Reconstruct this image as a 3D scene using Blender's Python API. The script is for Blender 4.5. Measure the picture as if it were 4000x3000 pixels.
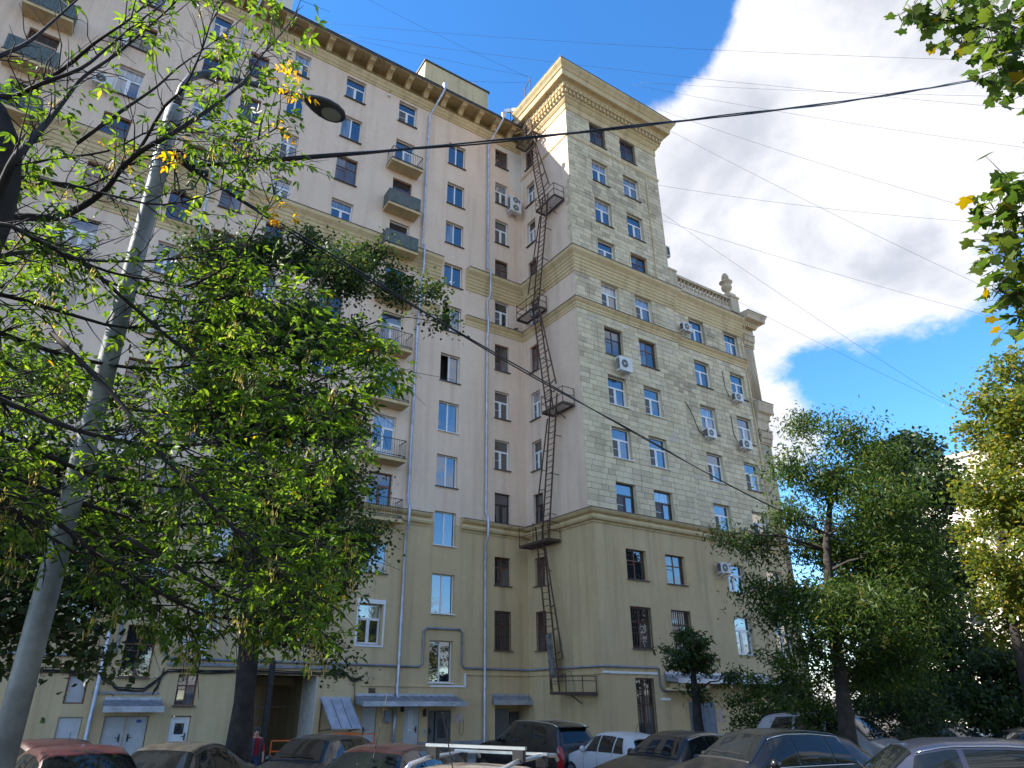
import bpy, bmesh, math, random
import numpy as np
from mathutils import Vector, Matrix, Quaternion
for o in list(bpy.data.objects): bpy.data.objects.remove(o, do_unlink=True)
SC = bpy.context.scene
COL = SC.collection
R = math.radians
rng = random.Random(7)
nrng = np.random.default_rng(11)

# ---------------------------------------------------------------- camera
EYE = Vector((0.0, 0.0, 2.2))
pit, yaw, rol = R(24.168), R(31.752), R(0.552)
Fv = Vector((math.sin(yaw)*math.cos(pit), math.cos(yaw)*math.cos(pit), math.sin(pit)))
R0 = Vector((math.cos(yaw), -math.sin(yaw), 0)); U0 = R0.cross(Fv)
Rv = R0*math.cos(rol) + U0*math.sin(rol); Uv = -R0*math.sin(rol) + U0*math.cos(rol)
cam = bpy.data.cameras.new('camera'); camo = bpy.data.objects.new('camera', cam); COL.objects.link(camo)
m = Matrix((Rv, Uv, -Fv)).transposed().to_4x4(); m.translation = EYE; camo.matrix_world = m
cam.sensor_width = 36.0; cam.sensor_fit = 'HORIZONTAL'; cam.lens = 2617.6*36/4000
cam.shift_x = 112.5/4000; cam.shift_y = 32.5/4000
cam.clip_start = 0.1; cam.clip_end = 3000
SC.camera = camo
FPX, PPX, PPY = 2617.6, 1887.5, 1532.5
def ray(px, py): return ((px-PPX)*Rv - (py-PPY)*Uv + FPX*Fv)
def at(px, py, d):
    v = ray(px, py); return EYE + v*(d/math.hypot(v.x, v.y))
def onY(px, py, Y):
    v = ray(px, py); return EYE + v*(Y/v.y)
def onX(px, py, X):
    v = ray(px, py); return EYE + v*(X/v.x)

# ---------------------------------------------------------------- sun, sky, exposure
SUN = Vector((-0.708, 0.346, 0.616)).normalized()
sun = bpy.data.lights.new('sun', 'SUN'); sun.energy = 4.2; sun.angle = R(0.5); sun.color = (1.0, 0.93, 0.82)
suno = bpy.data.objects.new('sun', sun); COL.objects.link(suno); suno.location = (-60, 40, 60)
suno.rotation_mode = 'QUATERNION'; suno.rotation_quaternion = SUN.to_track_quat('Z', 'Y')
W = bpy.data.worlds.new('World'); SC.world = W; W.use_nodes = True
nt = W.node_tree; nt.nodes.clear()
def nd(nt, t, **k):
    n = nt.nodes.new(t)
    for a, b in k.items(): setattr(n, a, b)
    return n
def lk(nt, a, b): nt.links.new(a, b)
def mth(nt, op, a, b=None, c=None, clamp=False):
    n = nd(nt, 'ShaderNodeMath', operation=op, use_clamp=clamp)
    for i, v in enumerate((a, b, c)):
        if v is None: continue
        if isinstance(v, (int, float)): n.inputs[i].default_value = v
        else: lk(nt, v, n.inputs[i])
    return n.outputs[0]
def smooth(nt, x, lo, hi):
    n = nd(nt, 'ShaderNodeMapRange', interpolation_type='SMOOTHSTEP'); lk(nt, x, n.inputs[0])
    n.inputs[1].default_value = lo; n.inputs[2].default_value = hi; return n.outputs[0]
sky = nd(nt, 'ShaderNodeTexSky', sky_type='NISHITA', sun_disc=False)
sky.sun_elevation = math.asin(SUN.z); sky.sun_rotation = math.atan2(SUN.x, SUN.y)
sky.altitude = 150; sky.air_density = 0.9; sky.dust_density = 0.05; sky.ozone_density = 4.0
geo = nd(nt, 'ShaderNodeTexCoord')
nrm = nd(nt, 'ShaderNodeVectorMath', operation='NORMALIZE'); lk(nt, geo.outputs['Generated'], nrm.inputs[0])
sep = nd(nt, 'ShaderNodeSeparateXYZ'); lk(nt, nrm.outputs[0], sep.inputs[0])
zc = mth(nt, 'ADD', mth(nt, 'MAXIMUM', sep.outputs[2], 0.0), 0.25)
cmb = nd(nt, 'ShaderNodeCombineXYZ'); lk(nt, mth(nt, 'DIVIDE', sep.outputs[0], zc), cmb.inputs[0]); lk(nt, mth(nt, 'DIVIDE', sep.outputs[1], zc), cmb.inputs[1])
def noise(nt, vec, scale, detail=6, rough=0.55, dist=0.0, off=(0, 0, 0)):
    if vec is not None and off != (0, 0, 0):
        mp = nd(nt, 'ShaderNodeVectorMath', operation='ADD'); lk(nt, vec, mp.inputs[0]); mp.inputs[1].default_value = off; vec = mp.outputs[0]
    n = nd(nt, 'ShaderNodeTexNoise'); n.inputs['Scale'].default_value = scale; n.inputs['Detail'].default_value = detail
    n.inputs['Roughness'].default_value = rough; n.inputs['Distortion'].default_value = dist
    if vec is not None: lk(nt, vec, n.inputs['Vector'])
    return n.outputs['Fac']
big = noise(nt, cmb.outputs[0], 0.55, 2, 0.5, 0.0, (3.1, 1.7, 0))
det = noise(nt, cmb.outputs[0], 3.0, 12, 0.64, 0.25, (0.4, 5.2, 0))
def lobe(px, py, r0, r1):
    d = ray(px, py).normalized()
    n = nd(nt, 'ShaderNodeVectorMath', operation='DOT_PRODUCT'); lk(nt, nrm.outputs[0], n.inputs[0]); n.inputs[1].default_value = d
    return smooth(nt, n.outputs['Value'], math.cos(R(r1)), math.cos(R(r0)))
cov = mth(nt, 'MULTIPLY', mth(nt, 'SUBTRACT', big, 0.37), 1.5)
for (px, py, r0, r1, wt) in ((2950, 430, 4, 17, 0.50), (3650, 420, 6, 19, 0.50), (3000, 1000, 3, 11, 0.34), (3400, 1080, 3, 9, 0.26), (4400, 300, 8, 25, 0.4),
                             (3080, 1700, 1, 5, .40), (1700, -150, 8, 26, -0.62), (2560, -60, 2, 10, -.60), (3800, 1480, 6, 17, -0.75), (1000, 300, 8, 25, -.3)):
    cov = mth(nt, 'ADD', cov, mth(nt, 'MULTIPLY', lobe(px, py, r0, r1), wt))
cov = mth(nt, 'ADD', cov, mth(nt, 'MULTIPLY', mth(nt, 'SUBTRACT', noise(nt, cmb.outputs[0], 2.1, 3, .5, .0, (1.3, 8.2, 0)), .5), 1.0))
dens = mth(nt, 'ADD', cov, mth(nt, 'MULTIPLY', mth(nt, 'SUBTRACT', det, 0.5), 1.75))
alpha = smooth(nt, dens, 0.08, 0.42)
thick = smooth(nt, dens, 0.30, 0.85)
shade = noise(nt, cmb.outputs[0], 2.6, 8, 0.58, 0.4, (7.7, 2.2, 0))
ccol = nd(nt, 'ShaderNodeMix', data_type='RGBA'); lk(nt, mth(nt, 'MULTIPLY', smooth(nt, shade, 0.40, 0.62), mth(nt, 'MULTIPLY_ADD', thick, .75, .1), clamp=True), ccol.inputs[0])
CLOUD = 2.5
ccol.inputs[6].default_value = (CLOUD, CLOUD, CLOUD*1.03, 1); ccol.inputs[7].default_value = (CLOUD*.56, CLOUD*.59, CLOUD*.67, 1)
hsv = nd(nt, 'ShaderNodeHueSaturation'); lk(nt, sky.outputs[0], hsv.inputs['Color']); hsv.inputs['Saturation'].default_value = 1.22; hsv.inputs['Value'].default_value = 0.90
mixc = nd(nt, 'ShaderNodeMix', data_type='RGBA'); lk(nt, mth(nt, 'MULTIPLY', alpha, 0.96), mixc.inputs[0]); lk(nt, hsv.outputs[0], mixc.inputs[6]); lk(nt, ccol.outputs[2], mixc.inputs[7])
bg = nd(nt, 'ShaderNodeBackground'); lk(nt, mixc.outputs[2], bg.inputs[0]); bg.inputs[1].default_value = 0.15
wo = nd(nt, 'ShaderNodeOutputWorld'); lk(nt, bg.outputs[0], wo.inputs[0])
SC.view_settings.view_transform = 'Standard'; SC.view_settings.look = 'None'; SC.view_settings.gamma = 1.0
SC.view_settings.use_curve_mapping = False; SC.view_settings.exposure = 1.56
SC.render.engine = 'CYCLES'; SC.cycles.max_bounces = 8; SC.cycles.transparent_max_bounces = 16
SC.render.resolution_x, SC.render.resolution_y = 1024, 768

# ---------------------------------------------------------------- materials
def nmat(name):
    mt = bpy.data.materials.new(name); mt.use_nodes = True
    t = mt.node_tree; b = t.nodes['Principled BSDF']; return mt, t, b
def mat(name, col, rough=0.6, metal=0.0, var=0.0, vscale=2.0, bump=0.0, bscale=30.0, coat=0.0, spec=0.5, col2=None, objvar=0.0):
    mt, t, b = nmat(name)
    b.inputs['Base Color'].default_value = (*col, 1); b.inputs['Roughness'].default_value = rough; b.inputs['Metallic'].default_value = metal
    b.inputs['Coat Weight'].default_value = coat; b.inputs['Coat Roughness'].default_value = 0.06; b.inputs['Specular IOR Level'].default_value = spec
    tc = nd(t, 'ShaderNodeTexCoord'); vec = tc.outputs['Object']
    if var or col2:
        f = noise(t, vec, vscale, 6, 0.6)
        mx = nd(t, 'ShaderNodeMix', data_type='RGBA'); lk(t, smooth(t, f, 0.32, 0.68), mx.inputs[0])
        c2 = col2 or tuple(c*(1+var) for c in col); c1 = col if col2 else tuple(c*(1-var) for c in col)
        mx.inputs[6].default_value = (*c1, 1); mx.inputs[7].default_value = (*c2, 1); out = mx.outputs[2]
        if objvar:
            oi = nd(t, 'ShaderNodeObjectInfo'); hv = nd(t, 'ShaderNodeHueSaturation'); lk(t, out, hv.inputs['Color'])
            lk(t, mth(t, 'MULTIPLY_ADD', oi.outputs['Random'], 2*objvar, 1-objvar), hv.inputs['Value']); out = hv.outputs[0]
        lk(t, out, b.inputs['Base Color'])
    if bump:
        bp = nd(t, 'ShaderNodeBump'); bp.inputs['Strength'].default_value = bump; bp.inputs['Distance'].default_value = 0.02
        lk(t, noise(t, vec, bscale, 5, 0.6), bp.inputs['Height']); lk(t, bp.outputs[0], b.inputs['Normal'])
    return mt
def plaster(name, col, dirt, patch):
    mt, t, b = nmat(name); b.inputs['Roughness'].default_value = 0.92; b.inputs['Specular IOR Level'].default_value = 0.2
    tc = nd(t, 'ShaderNodeTexCoord'); v = tc.outputs['Object']
    a = noise(t, v, 0.35, 4, 0.6); a2 = noise(t, v, 3.0, 6, 0.65)
    mp = nd(t, 'ShaderNodeMapping'); lk(t, v, mp.inputs[0]); mp.inputs['Scale'].default_value = (1.9, 1.9, 0.11)
    st = noise(t, mp.outputs[0], 1.0, 5, 0.6)
    m1 = nd(t, 'ShaderNodeMix', data_type='RGBA'); lk(t, smooth(t, a, 0.38, 0.66), m1.inputs[0]); m1.inputs[6].default_value = (*col, 1); m1.inputs[7].default_value = (*patch, 1)
    m2 = nd(t, 'ShaderNodeMix', data_type='RGBA'); lk(t, mth(t, 'MULTIPLY', smooth(t, st, 0.46, 0.74), 0.6), m2.inputs[0]); lk(t, m1.outputs[2], m2.inputs[6]); m2.inputs[7].default_value = (*dirt, 1)
    m3 = nd(t, 'ShaderNodeMix', data_type='RGBA', blend_type='MULTIPLY'); m3.inputs[0].default_value = 1.0; lk(t, m2.outputs[2], m3.inputs[6])
    g = nd(t, 'ShaderNodeCombineColor')
    gv = mth(t, 'MULTIPLY_ADD', a2, 0.22, 0.89)
    for i in range(3): lk(t, gv, g.inputs[i])
    lk(t, g.outputs[0], m3.inputs[7]); lk(t, m3.outputs[2], b.inputs['Base Color'])
    bp = nd(t, 'ShaderNodeBump'); bp.inputs['Strength'].default_value = 0.35; bp.inputs['Distance'].default_value = 0.012
    lk(t, mth(t, 'ADD', noise(t, v, 45, 4, 0.7), mth(t, 'MULTIPLY', noise(t, v, 1.6, 3, .5), 2.2)), bp.inputs['Height']); lk(t, bp.outputs[0], b.inputs['Normal'])
    return mt
M = {}
M['plaster'] = plaster('plaster_beige', (0.75, 0.575, 0.435), (0.58, 0.435, 0.325), (0.79, 0.615, 0.47))
M['plaster_low'] = plaster('plaster_cream', (0.575, 0.435, 0.245), (0.39, 0.29, 0.165), (0.62, 0.475, 0.275))
M['trim'] = plaster('trim_ochre', (0.60, 0.455, 0.245), (0.36, 0.265, 0.145), (0.65, 0.505, 0.29))
M['patch'] = plaster('fresh_plaster', (0.66, 0.60, 0.52), (0.6, .54, .47), (0.70, .64, .56))
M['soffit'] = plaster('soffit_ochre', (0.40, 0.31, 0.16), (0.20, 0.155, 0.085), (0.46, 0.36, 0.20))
M['carved'] = plaster('carved_stone', (0.56, 0.45, 0.31), (0.33, .27, .19), (0.60, .49, .35))
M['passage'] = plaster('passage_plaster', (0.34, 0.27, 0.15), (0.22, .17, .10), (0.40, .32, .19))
def stone(name, island):
    mt, t, b = nmat(name); b.inputs['Roughness'].default_value = 0.88; b.inputs['Specular IOR Level'].default_value = 0.25
    if island: rnd = nd(t, 'ShaderNodeNewGeometry').outputs['Random Per Island']
    else: rnd = nd(t, 'ShaderNodeObjectInfo').outputs['Random']
    g = nd(t, 'ShaderNodeNewGeometry'); v = g.outputs['Position']
    cr = nd(t, 'ShaderNodeValToRGB'); cr.color_ramp.interpolation = 'LINEAR'
    for i, (p, c) in enumerate(((0.0, (0.36, 0.295, 0.205)), (0.12, (0.46, 0.38, 0.26)), (0.32, (0.56, 0.46, 0.305)), (0.60, (0.66, 0.55, 0.365)), (0.85, (0.73, 0.61, 0.41)), (1.0, (0.58, .49, .37)))):
        e = cr.color_ramp.elements[i] if i < 2 else cr.color_ramp.elements.new(p)
        e.position = p; e.color = (*c, 1)
    a = noise(t, v, 0.28, 3, 0.6)
    lk(t, mth(t, 'ADD', mth(t, 'MULTIPLY', rnd, 0.72), mth(t, 'MULTIPLY', smooth(t, a, .3, .7), 0.36)), cr.inputs[0])
    fine = noise(t, v, 9.0, 6, 0.7)
    mp = nd(t, 'ShaderNodeMapping'); lk(t, v, mp.inputs[0]); mp.inputs['Scale'].default_value = (3.0, 3.0, 0.25)
    st = smooth(t, noise(t, mp.outputs[0], 1.0, 5, .6), .52, .8)
    val = mth(t, 'MULTIPLY', mth(t, 'MULTIPLY_ADD', fine, 0.40, 0.80), mth(t, 'MULTIPLY_ADD', st, -0.28, 1.0))
    hv = nd(t, 'ShaderNodeHueSaturation'); lk(t, cr.outputs[0], hv.inputs['Color']); lk(t, val, hv.inputs['Value']); lk(t, hv.outputs[0], b.inputs['Base Color'])
    bp = nd(t, 'ShaderNodeBump'); bp.inputs['Strength'].default_value = 0.4; bp.inputs['Distance'].default_value = 0.015
    lk(t, noise(t, v, 22, 5, .7), bp.inputs['Height']); lk(t, bp.outputs[0], b.inputs['Normal'])
    return mt
M['stone_i'] = stone('ashlar_stone_joined', True); M['stone_o'] = stone('ashlar_stone_single', False)
M['mortar'] = mat('joint_mortar', (0.21, 0.175, 0.125), 0.95, var=.2, vscale=1.5)
M['pvc'] = mat('white_pvc', (0.78, 0.78, 0.77), 0.35, var=.05, vscale=1)
M['oldwhite'] = mat('old_white_paint', (0.62, 0.60, 0.56), 0.6, var=.15, vscale=4)
M['wood'] = mat('brown_wood_paint', (0.155, 0.058, 0.030), 0.5, var=.25, vscale=6)
M['darkpvc'] = mat('dark_brown_pvc', (0.035, 0.024, 0.020), 0.4, var=.2)
M['tin'] = mat('roof_tin', (0.10, 0.095, 0.10), 0.55, metal=.35, var=.25, vscale=3)
M['galv'] = mat('galvanised_steel', (0.46, 0.49, 0.55), 0.42, metal=.55, var=.16, vscale=2.5, bump=.1, bscale=6)
M['conduit'] = mat('grey_conduit', (0.25, 0.26, 0.29), 0.55, metal=.3, var=.2, vscale=4)
M['iron'] = mat('dark_iron', (0.030, 0.026, 0.026), 0.6, metal=.3, var=.3, vscale=6)
M['rust'] = mat('rusty_iron', (0.065, 0.048, 0.042), 0.75, metal=.1, col2=(0.11, 0.062, 0.042), vscale=5)
M['corr'] = mat('green_grey_sheet', (0.105, 0.125, 0.11), 0.55, metal=.2, var=.2, vscale=5)
M['greydoor'] = mat('grey_door_paint', (0.11, 0.11, 0.115), 0.45, metal=.2, var=.1)
M['whitedoor'] = mat('pale_steel_door', (0.50, 0.51, 0.52), 0.45, var=.07, vscale=3)
M['bluedoor'] = mat('blue_grey_door', (0.13, 0.16, 0.21), 0.55, var=.2, vscale=3)
M['orange'] = mat('orange_paint', (0.75, 0.14, 0.02), 0.5, var=.15, vscale=4)
M['paper'] = mat('paper_sheet', (0.78, 0.77, 0.78), 0.8)
M['ink'] = mat('printed_grey', (0.30, 0.30, 0.33), 0.8)
M['pink'] = mat('pink_board', (0.52, 0.40, 0.33), 0.85, var=.12, vscale=5)
M['ac'] = mat('ac_casing', (0.66, 0.655, 0.62), 0.45, var=.08, vscale=4, objvar=.1)
M['acdark'] = mat('ac_grille', (0.06, 0.06, 0.062), 0.6)
M['acgrey'] = mat('ac_fan_grey', (0.25, .25, .24), 0.5)
M['red'] = mat('logo_red', (0.5, 0.02, 0.03), 0.5)
M['bluelogo'] = mat('logo_blue', (0.03, 0.12, 0.45), 0.5)
M['cablem'] = mat('black_cable', (0.012, 0.012, 0.014), 0.45)
M['wirem'] = mat('thin_wire', (0.05, 0.055, 0.07), 0.6)
M['pole'] = mat('galvanised_pole', (0.22, 0.235, 0.235), 0.55, metal=.4, var=.30, vscale=3.5, bump=.2, bscale=12)
M['lamp'] = mat('lamp_grey', (0.075, 0.08, 0.085), 0.45, metal=.4, var=.15)
M['lens'] = mat('lamp_lens', (0.34, 0.36, 0.31), 0.12, spec=.9)
M['asphalt'] = mat('asphalt', (0.05, 0.05, 0.052), 0.9, var=.25, vscale=1.2, bump=.5, bscale=60)
M['paving'] = mat('pavement', (0.20, 0.19, 0.18), 0.9, var=.2, vscale=2, bump=.3, bscale=40)
M['kerb'] = mat('kerb_stone', (0.30, 0.29, 0.28), 0.85, var=.15, vscale=3)
M['soil'] = mat('bare_soil', (0.075, 0.058, 0.040), 0.95, var=.35, vscale=2, bump=.6, bscale=20)
M['plinth'] = mat('grey_plinth', (0.24, 0.25, 0.28), 0.85, var=.2, vscale=2, bump=.3)
M['dark'] = mat('dark_interior', (0.012, 0.011, 0.010), 0.9)
M['board'] = mat('weathered_board', (0.24, 0.23, 0.21), 0.85, col2=(0.08, 0.08, 0.075), vscale=4)
M['blackmetal'] = mat('black_metal', (0.02, 0.02, 0.022), 0.5, metal=.3)
M['cream_far'] = plaster('far_plaster', (0.70, 0.62, 0.52), (0.58, .51, .42), (0.74, .67, .58))
def panemat(name, lo, hi, ior=2.0):
    mt = bpy.data.materials.new(name); mt.use_nodes = True; t = mt.node_tree; t.nodes.clear()
    oi = nd(t, 'ShaderNodeObjectInfo'); tc = nd(t, 'ShaderNodeTexCoord')
    mx = nd(t, 'ShaderNodeMix', data_type='RGBA')
    mp = nd(t, 'ShaderNodeMapping'); lk(t, tc.outputs['Object'], mp.inputs[0]); mp.inputs['Scale'].default_value = (9, 9, .5)
    fold = noise(t, mp.outputs[0], 1.0, 2, .5)
    cur = smooth(t, oi.outputs['Random'], 0.55, 1.0)
    lk(t, mth(t, 'MULTIPLY', cur, mth(t, 'MULTIPLY_ADD', smooth(t, fold, .35, .65), .7, .3), clamp=True), mx.inputs[0])
    mx.inputs[6].default_value = (*lo, 1); mx.inputs[7].default_value = (*hi, 1)
    df = nd(t, 'ShaderNodeBsdfDiffuse'); lk(t, mx.outputs[2], df.inputs[0])
    gl = nd(t, 'ShaderNodeBsdfGlossy'); gl.inputs['Roughness'].default_value = 0.015; gl.inputs['Color'].default_value = (0.92, 0.96, 1.0, 1)
    bp = nd(t, 'ShaderNodeBump'); bp.inputs['Strength'].default_value = 0.05; bp.inputs['Distance'].default_value = 0.02
    lk(t, noise(t, tc.outputs['Object'], 1.3, 2, .5), bp.inputs['Height']); lk(t, bp.outputs[0], gl.inputs['Normal'])
    fr = nd(t, 'ShaderNodeFresnel'); fr.inputs[0].default_value = ior
    ms = nd(t, 'ShaderNodeMixShader'); lk(t, fr.outputs[0], ms.inputs[0]); lk(t, df.outputs[0], ms.inputs[1]); lk(t, gl.outputs[0], ms.inputs[2])
    o = nd(t, 'ShaderNodeOutputMaterial'); lk(t, ms.outputs[0], o.inputs[0]); return mt
M['glass'] = panemat('window_glass', (0.014, 0.018, 0.026), (0.40, 0.40, 0.40), 2.7)
M['glass_old'] = panemat('old_window_glass', (0.020, 0.021, 0.024), (0.17, 0.17, 0.17), 2.2)
M['mesh_screen'] = mat('insect_screen', (0.11, 0.11, 0.115), 0.8)
def leafmat(name, ramp, trans=0.5, rough=0.45):
    mt = bpy.data.materials.new(name); mt.use_nodes = True; t = mt.node_tree; t.nodes.clear()
    g = nd(t, 'ShaderNodeNewGeometry'); oi = nd(t, 'ShaderNodeObjectInfo')
    wn = nd(t, 'ShaderNodeTexWhiteNoise', noise_dimensions='2D'); cc = nd(t, 'ShaderNodeCombineXYZ')
    lk(t, g.outputs['Random Per Island'], cc.inputs[0]); lk(t, oi.outputs['Random'], cc.inputs[1]); lk(t, cc.outputs[0], wn.inputs['Vector'])
    cr = nd(t, 'ShaderNodeValToRGB')
    for i, (p, c) in enumerate(ramp):
        e = cr.color_ramp.elements[i] if i < 2 else cr.color_ramp.elements.new(p)
        e.position = p; e.color = (*c, 1)
    lk(t, wn.outputs['Value'], cr.inputs[0])
    pb = nd(t, 'ShaderNodeBsdfPrincipled'); lk(t, cr.outputs[0], pb.inputs['Base Color']); pb.inputs['Roughness'].default_value = rough; pb.inputs['Specular IOR Level'].default_value = 0.35
    tr = nd(t, 'ShaderNodeBsdfTranslucent')
    hs = nd(t, 'ShaderNodeHueSaturation'); lk(t, cr.outputs[0], hs.inputs['Color']); hs.inputs['Hue'].default_value = 0.485; hs.inputs['Saturation'].default_value = 1.1; hs.inputs['Value'].default_value = 2.6
    lk(t, hs.outputs[0], tr.inputs[0])
    ms = nd(t, 'ShaderNodeMixShader'); ms.inputs[0].default_value = trans; lk(t, pb.outputs[0], ms.inputs[1]); lk(t, tr.outputs[0], ms.inputs[2])
    o = nd(t, 'ShaderNodeOutputMaterial'); lk(t, ms.outputs[0], o.inputs[0]); return mt
M['leaf_fg'] = leafmat('box_elder_leaf', ((0, (0.026, 0.058, 0.010)), (0.4, (0.052, 0.104, 0.015)), (0.80, (0.088, 0.155, 0.021)), (0.985, (0.125, 0.19, 0.026)), (1, (.34, .25, .03))), .52)
M['leaf_yel'] = leafmat('yellowed_leaf', ((0, (0.45, 0.26, 0.015)), (0.6, (0.50, 0.32, 0.03)), (1, (0.35, .25, .04))), .5)
M['samara'] = leafmat('box_elder_seeds', ((0, (0.22, 0.20, 0.05)), (0.5, (0.32, 0.27, 0.07)), (1, (0.40, .34, .12))), .45)
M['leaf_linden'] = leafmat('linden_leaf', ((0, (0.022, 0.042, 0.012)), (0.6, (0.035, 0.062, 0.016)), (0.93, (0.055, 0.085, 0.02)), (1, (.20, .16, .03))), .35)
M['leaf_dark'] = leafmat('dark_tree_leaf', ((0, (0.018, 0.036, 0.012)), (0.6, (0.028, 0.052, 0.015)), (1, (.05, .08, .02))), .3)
M['leaf_ash'] = leafmat('ash_leaf', ((0, (0.022, 0.046, 0.010)), (0.6, (0.038, 0.074, 0.013)), (0.93, (0.066, 0.108, 0.018)), (1, (.20, .18, .04))), .42)
M['leaf_sun'] = leafmat('birch_leaf', ((0, (0.06, 0.095, 0.018)), (0.5, (0.09, 0.13, 0.022)), (0.85, (0.16, 0.17, 0.028)), (1, (.34, .25, .03))), .45)
M['leaf_maple'] = leafmat('maple_leaf', ((0, (0.030, 0.062, 0.012)), (0.6, (0.045, 0.085, 0.015)), (0.95, (0.09, 0.12, 0.02)), (1, (.3, .2, .02))), .45)
M['bark'] = mat('bark', (0.038, 0.032, 0.027), 0.95, var=.4, vscale=5, bump=.9, bscale=18)
M['bark_dark'] = mat('dark_bark', (0.030, 0.026, 0.023), 0.95, var=.4, vscale=4, bump=.9, bscale=14)
M['twig'] = mat('twig_bark', (0.024, 0.020, 0.018), 0.9, var=.3, vscale=6)

# ---------------------------------------------------------------- mesh helpers
class MB:
    def __init__(s): s.v = []; s.f = []; s.m = []; s.cur = 0
    def add(s, vs, fs):
        o = len(s.v); s.v.extend(tuple(v) for v in vs); s.f.extend(tuple(i+o for i in f) for f in fs); s.m.extend([s.cur]*len(fs)); return s
    def box(s, x0, y0, z0, x1, y1, z1):
        return s.add([(x0,y0,z0),(x1,y0,z0),(x1,y1,z0),(x0,y1,z0),(x0,y0,z1),(x1,y0,z1),(x1,y1,z1),(x0,y1,z1)],
                     [(3,2,1,0),(4,5,6,7),(0,1,5,4),(1,2,6,5),(2,3,7,6),(3,0,4,7)])
    def quad(s, a, b, c, d): return s.add([a, b, c, d], [(0,1,2,3)])
    def beam(s, a, b, w, h=None, up=(0,0,1)):
        a, b = Vector(a), Vector(b); d = (b-a).normalized(); h = h or w; u = Vector(up)
        if abs(d.dot(u)) > 0.98: u = Vector((0,1,0))
        x = d.cross(u).normalized()*w/2; y = x.cross(d).normalized()*h/2
        vs = [a-x-y, a+x-y, a+x+y, a-x+y, b-x-y, b+x-y, b+x+y, b-x+y]
        return s.add(vs, [(3,2,1,0),(4,5,6,7),(0,1,5,4),(1,2,6,5),(2,3,7,6),(3,0,4,7)])
    def tube(s, pts, rad, n=8, cap=True):
        pts = [Vector(p) for p in pts]; k = len(pts)
        if isinstance(rad, (int, float)): rad = [rad]*k
        vs = []; fs = []; prev = None
        for i, p in enumerate(pts):
            d = (pts[min(i+1,k-1)]-pts[max(i-1,0)])
            d = d.normalized() if d.length > 1e-9 else Vector((0,0,1))
            if prev is None:
                u = Vector((0,0,1)) if abs(d.z) < .9 else Vector((1,0,0)); x = d.cross(u).normalized()
            else:
                x = prev - d*prev.dot(d); x = x.normalized() if x.length > 1e-6 else d.orthogonal().normalized()
            prev = x; y = d.cross(x)
            for j in range(n):
                a = 2*math.pi*j/n; vs.append(p + (x*math.cos(a)+y*math.sin(a))*rad[i])
        for i in range(k-1):
            for j in range(n): fs.append((i*n+j, i*n+(j+1)%n, (i+1)*n+(j+1)%n, (i+1)*n+j))
        if cap: fs.append(tuple(range(n-1,-1,-1))); fs.append(tuple((k-1)*n+j for j in range(n)))
        return s.add(vs, fs)
    def lathe(s, prof, c=(0,0,0), n=16):
        c = Vector(c); vs = []; fs = []; k = len(prof)
        for (r_, z) in prof:
            for j in range(n):
                a = 2*math.pi*j/n; vs.append((c.x+r_*math.cos(a), c.y+r_*math.sin(a), c.z+z))
        for i in range(k-1):
            for j in range(n): fs.append((i*n+j, i*n+(j+1)%n, (i+1)*n+(j+1)%n, (i+1)*n+j))
        fs.append(tuple(range(n-1,-1,-1))); fs.append(tuple((k-1)*n+j for j in range(n)))
        return s.add(vs, fs)
    def prism(s, poly, to, d0, d1):
        n = len(poly); vs = [to(a, b, d0) for a, b in poly]+[to(a, b, d1) for a, b in poly]
        fs = [tuple(range(n)), tuple(range(2*n-1, n-1, -1))]+[(i, i+n, (i+1)%n+n, (i+1)%n) for i in range(n)]
        return s.add(vs, fs)
    def mesh(s, name, mats, smooth=False):
        me = bpy.data.meshes.new(name); me.from_pydata(s.v, [], s.f)
        for mm in (mats if isinstance(mats, (list, tuple)) else [mats]): me.materials.append(M[mm] if isinstance(mm, str) else mm)
        if len(me.materials) > 1: me.polygons.foreach_set('material_index', s.m)
        if smooth: me.polygons.foreach_set('use_smooth', [True]*len(me.polygons))
        me.update(); return me
    def build(s, name, mats, parent=None, smooth=False, loc=None):
        return link(name, s.mesh(name, mats, smooth), parent, loc)
def link(name, data, parent=None, loc=None, rot=None, scale=None):
    o = bpy.data.objects.new(name, data); COL.objects.link(o)
    if parent is not None: o.parent = parent
    if loc is not None: o.location = loc
    if rot is not None: o.rotation_euler = rot
    if scale is not None: o.scale = scale
    return o
def smooth_by_angle(me, ang=40):
    me.polygons.foreach_set('use_smooth', [True]*len(me.polygons))
    try: me.set_sharp_from_angle(angle=R(ang))
    except Exception: pass
def tag(o, label=None, cat=None, group=None, kind=None):
    if label: o['label'] = label
    if cat: o['category'] = cat
    if group: o['group'] = group
    if kind: o['kind'] = kind
    return o
def thing(name, label, cat, loc=(0,0,0), rz=0, group=None):
    o = link(name, None, None, loc, (0,0,rz)); return tag(o, label, cat, group)
def copy_tree(o, parent=None):
    c = o.copy(); COL.objects.link(c)
    if parent is not None: c.parent = parent
    for ch in list(o.children): copy_tree(ch, c)
    return c
def ground_z(y, x=0.0):
    k = max(0.0, min(1.0, (18.0-y)/8.0)); s = max(0.0, min(1.0, (y-9.0)/18.0)); s = s*s*(3-2*s)
    return 0.007*max(0.0, min(22.0, x))*k-0.66*s
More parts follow.
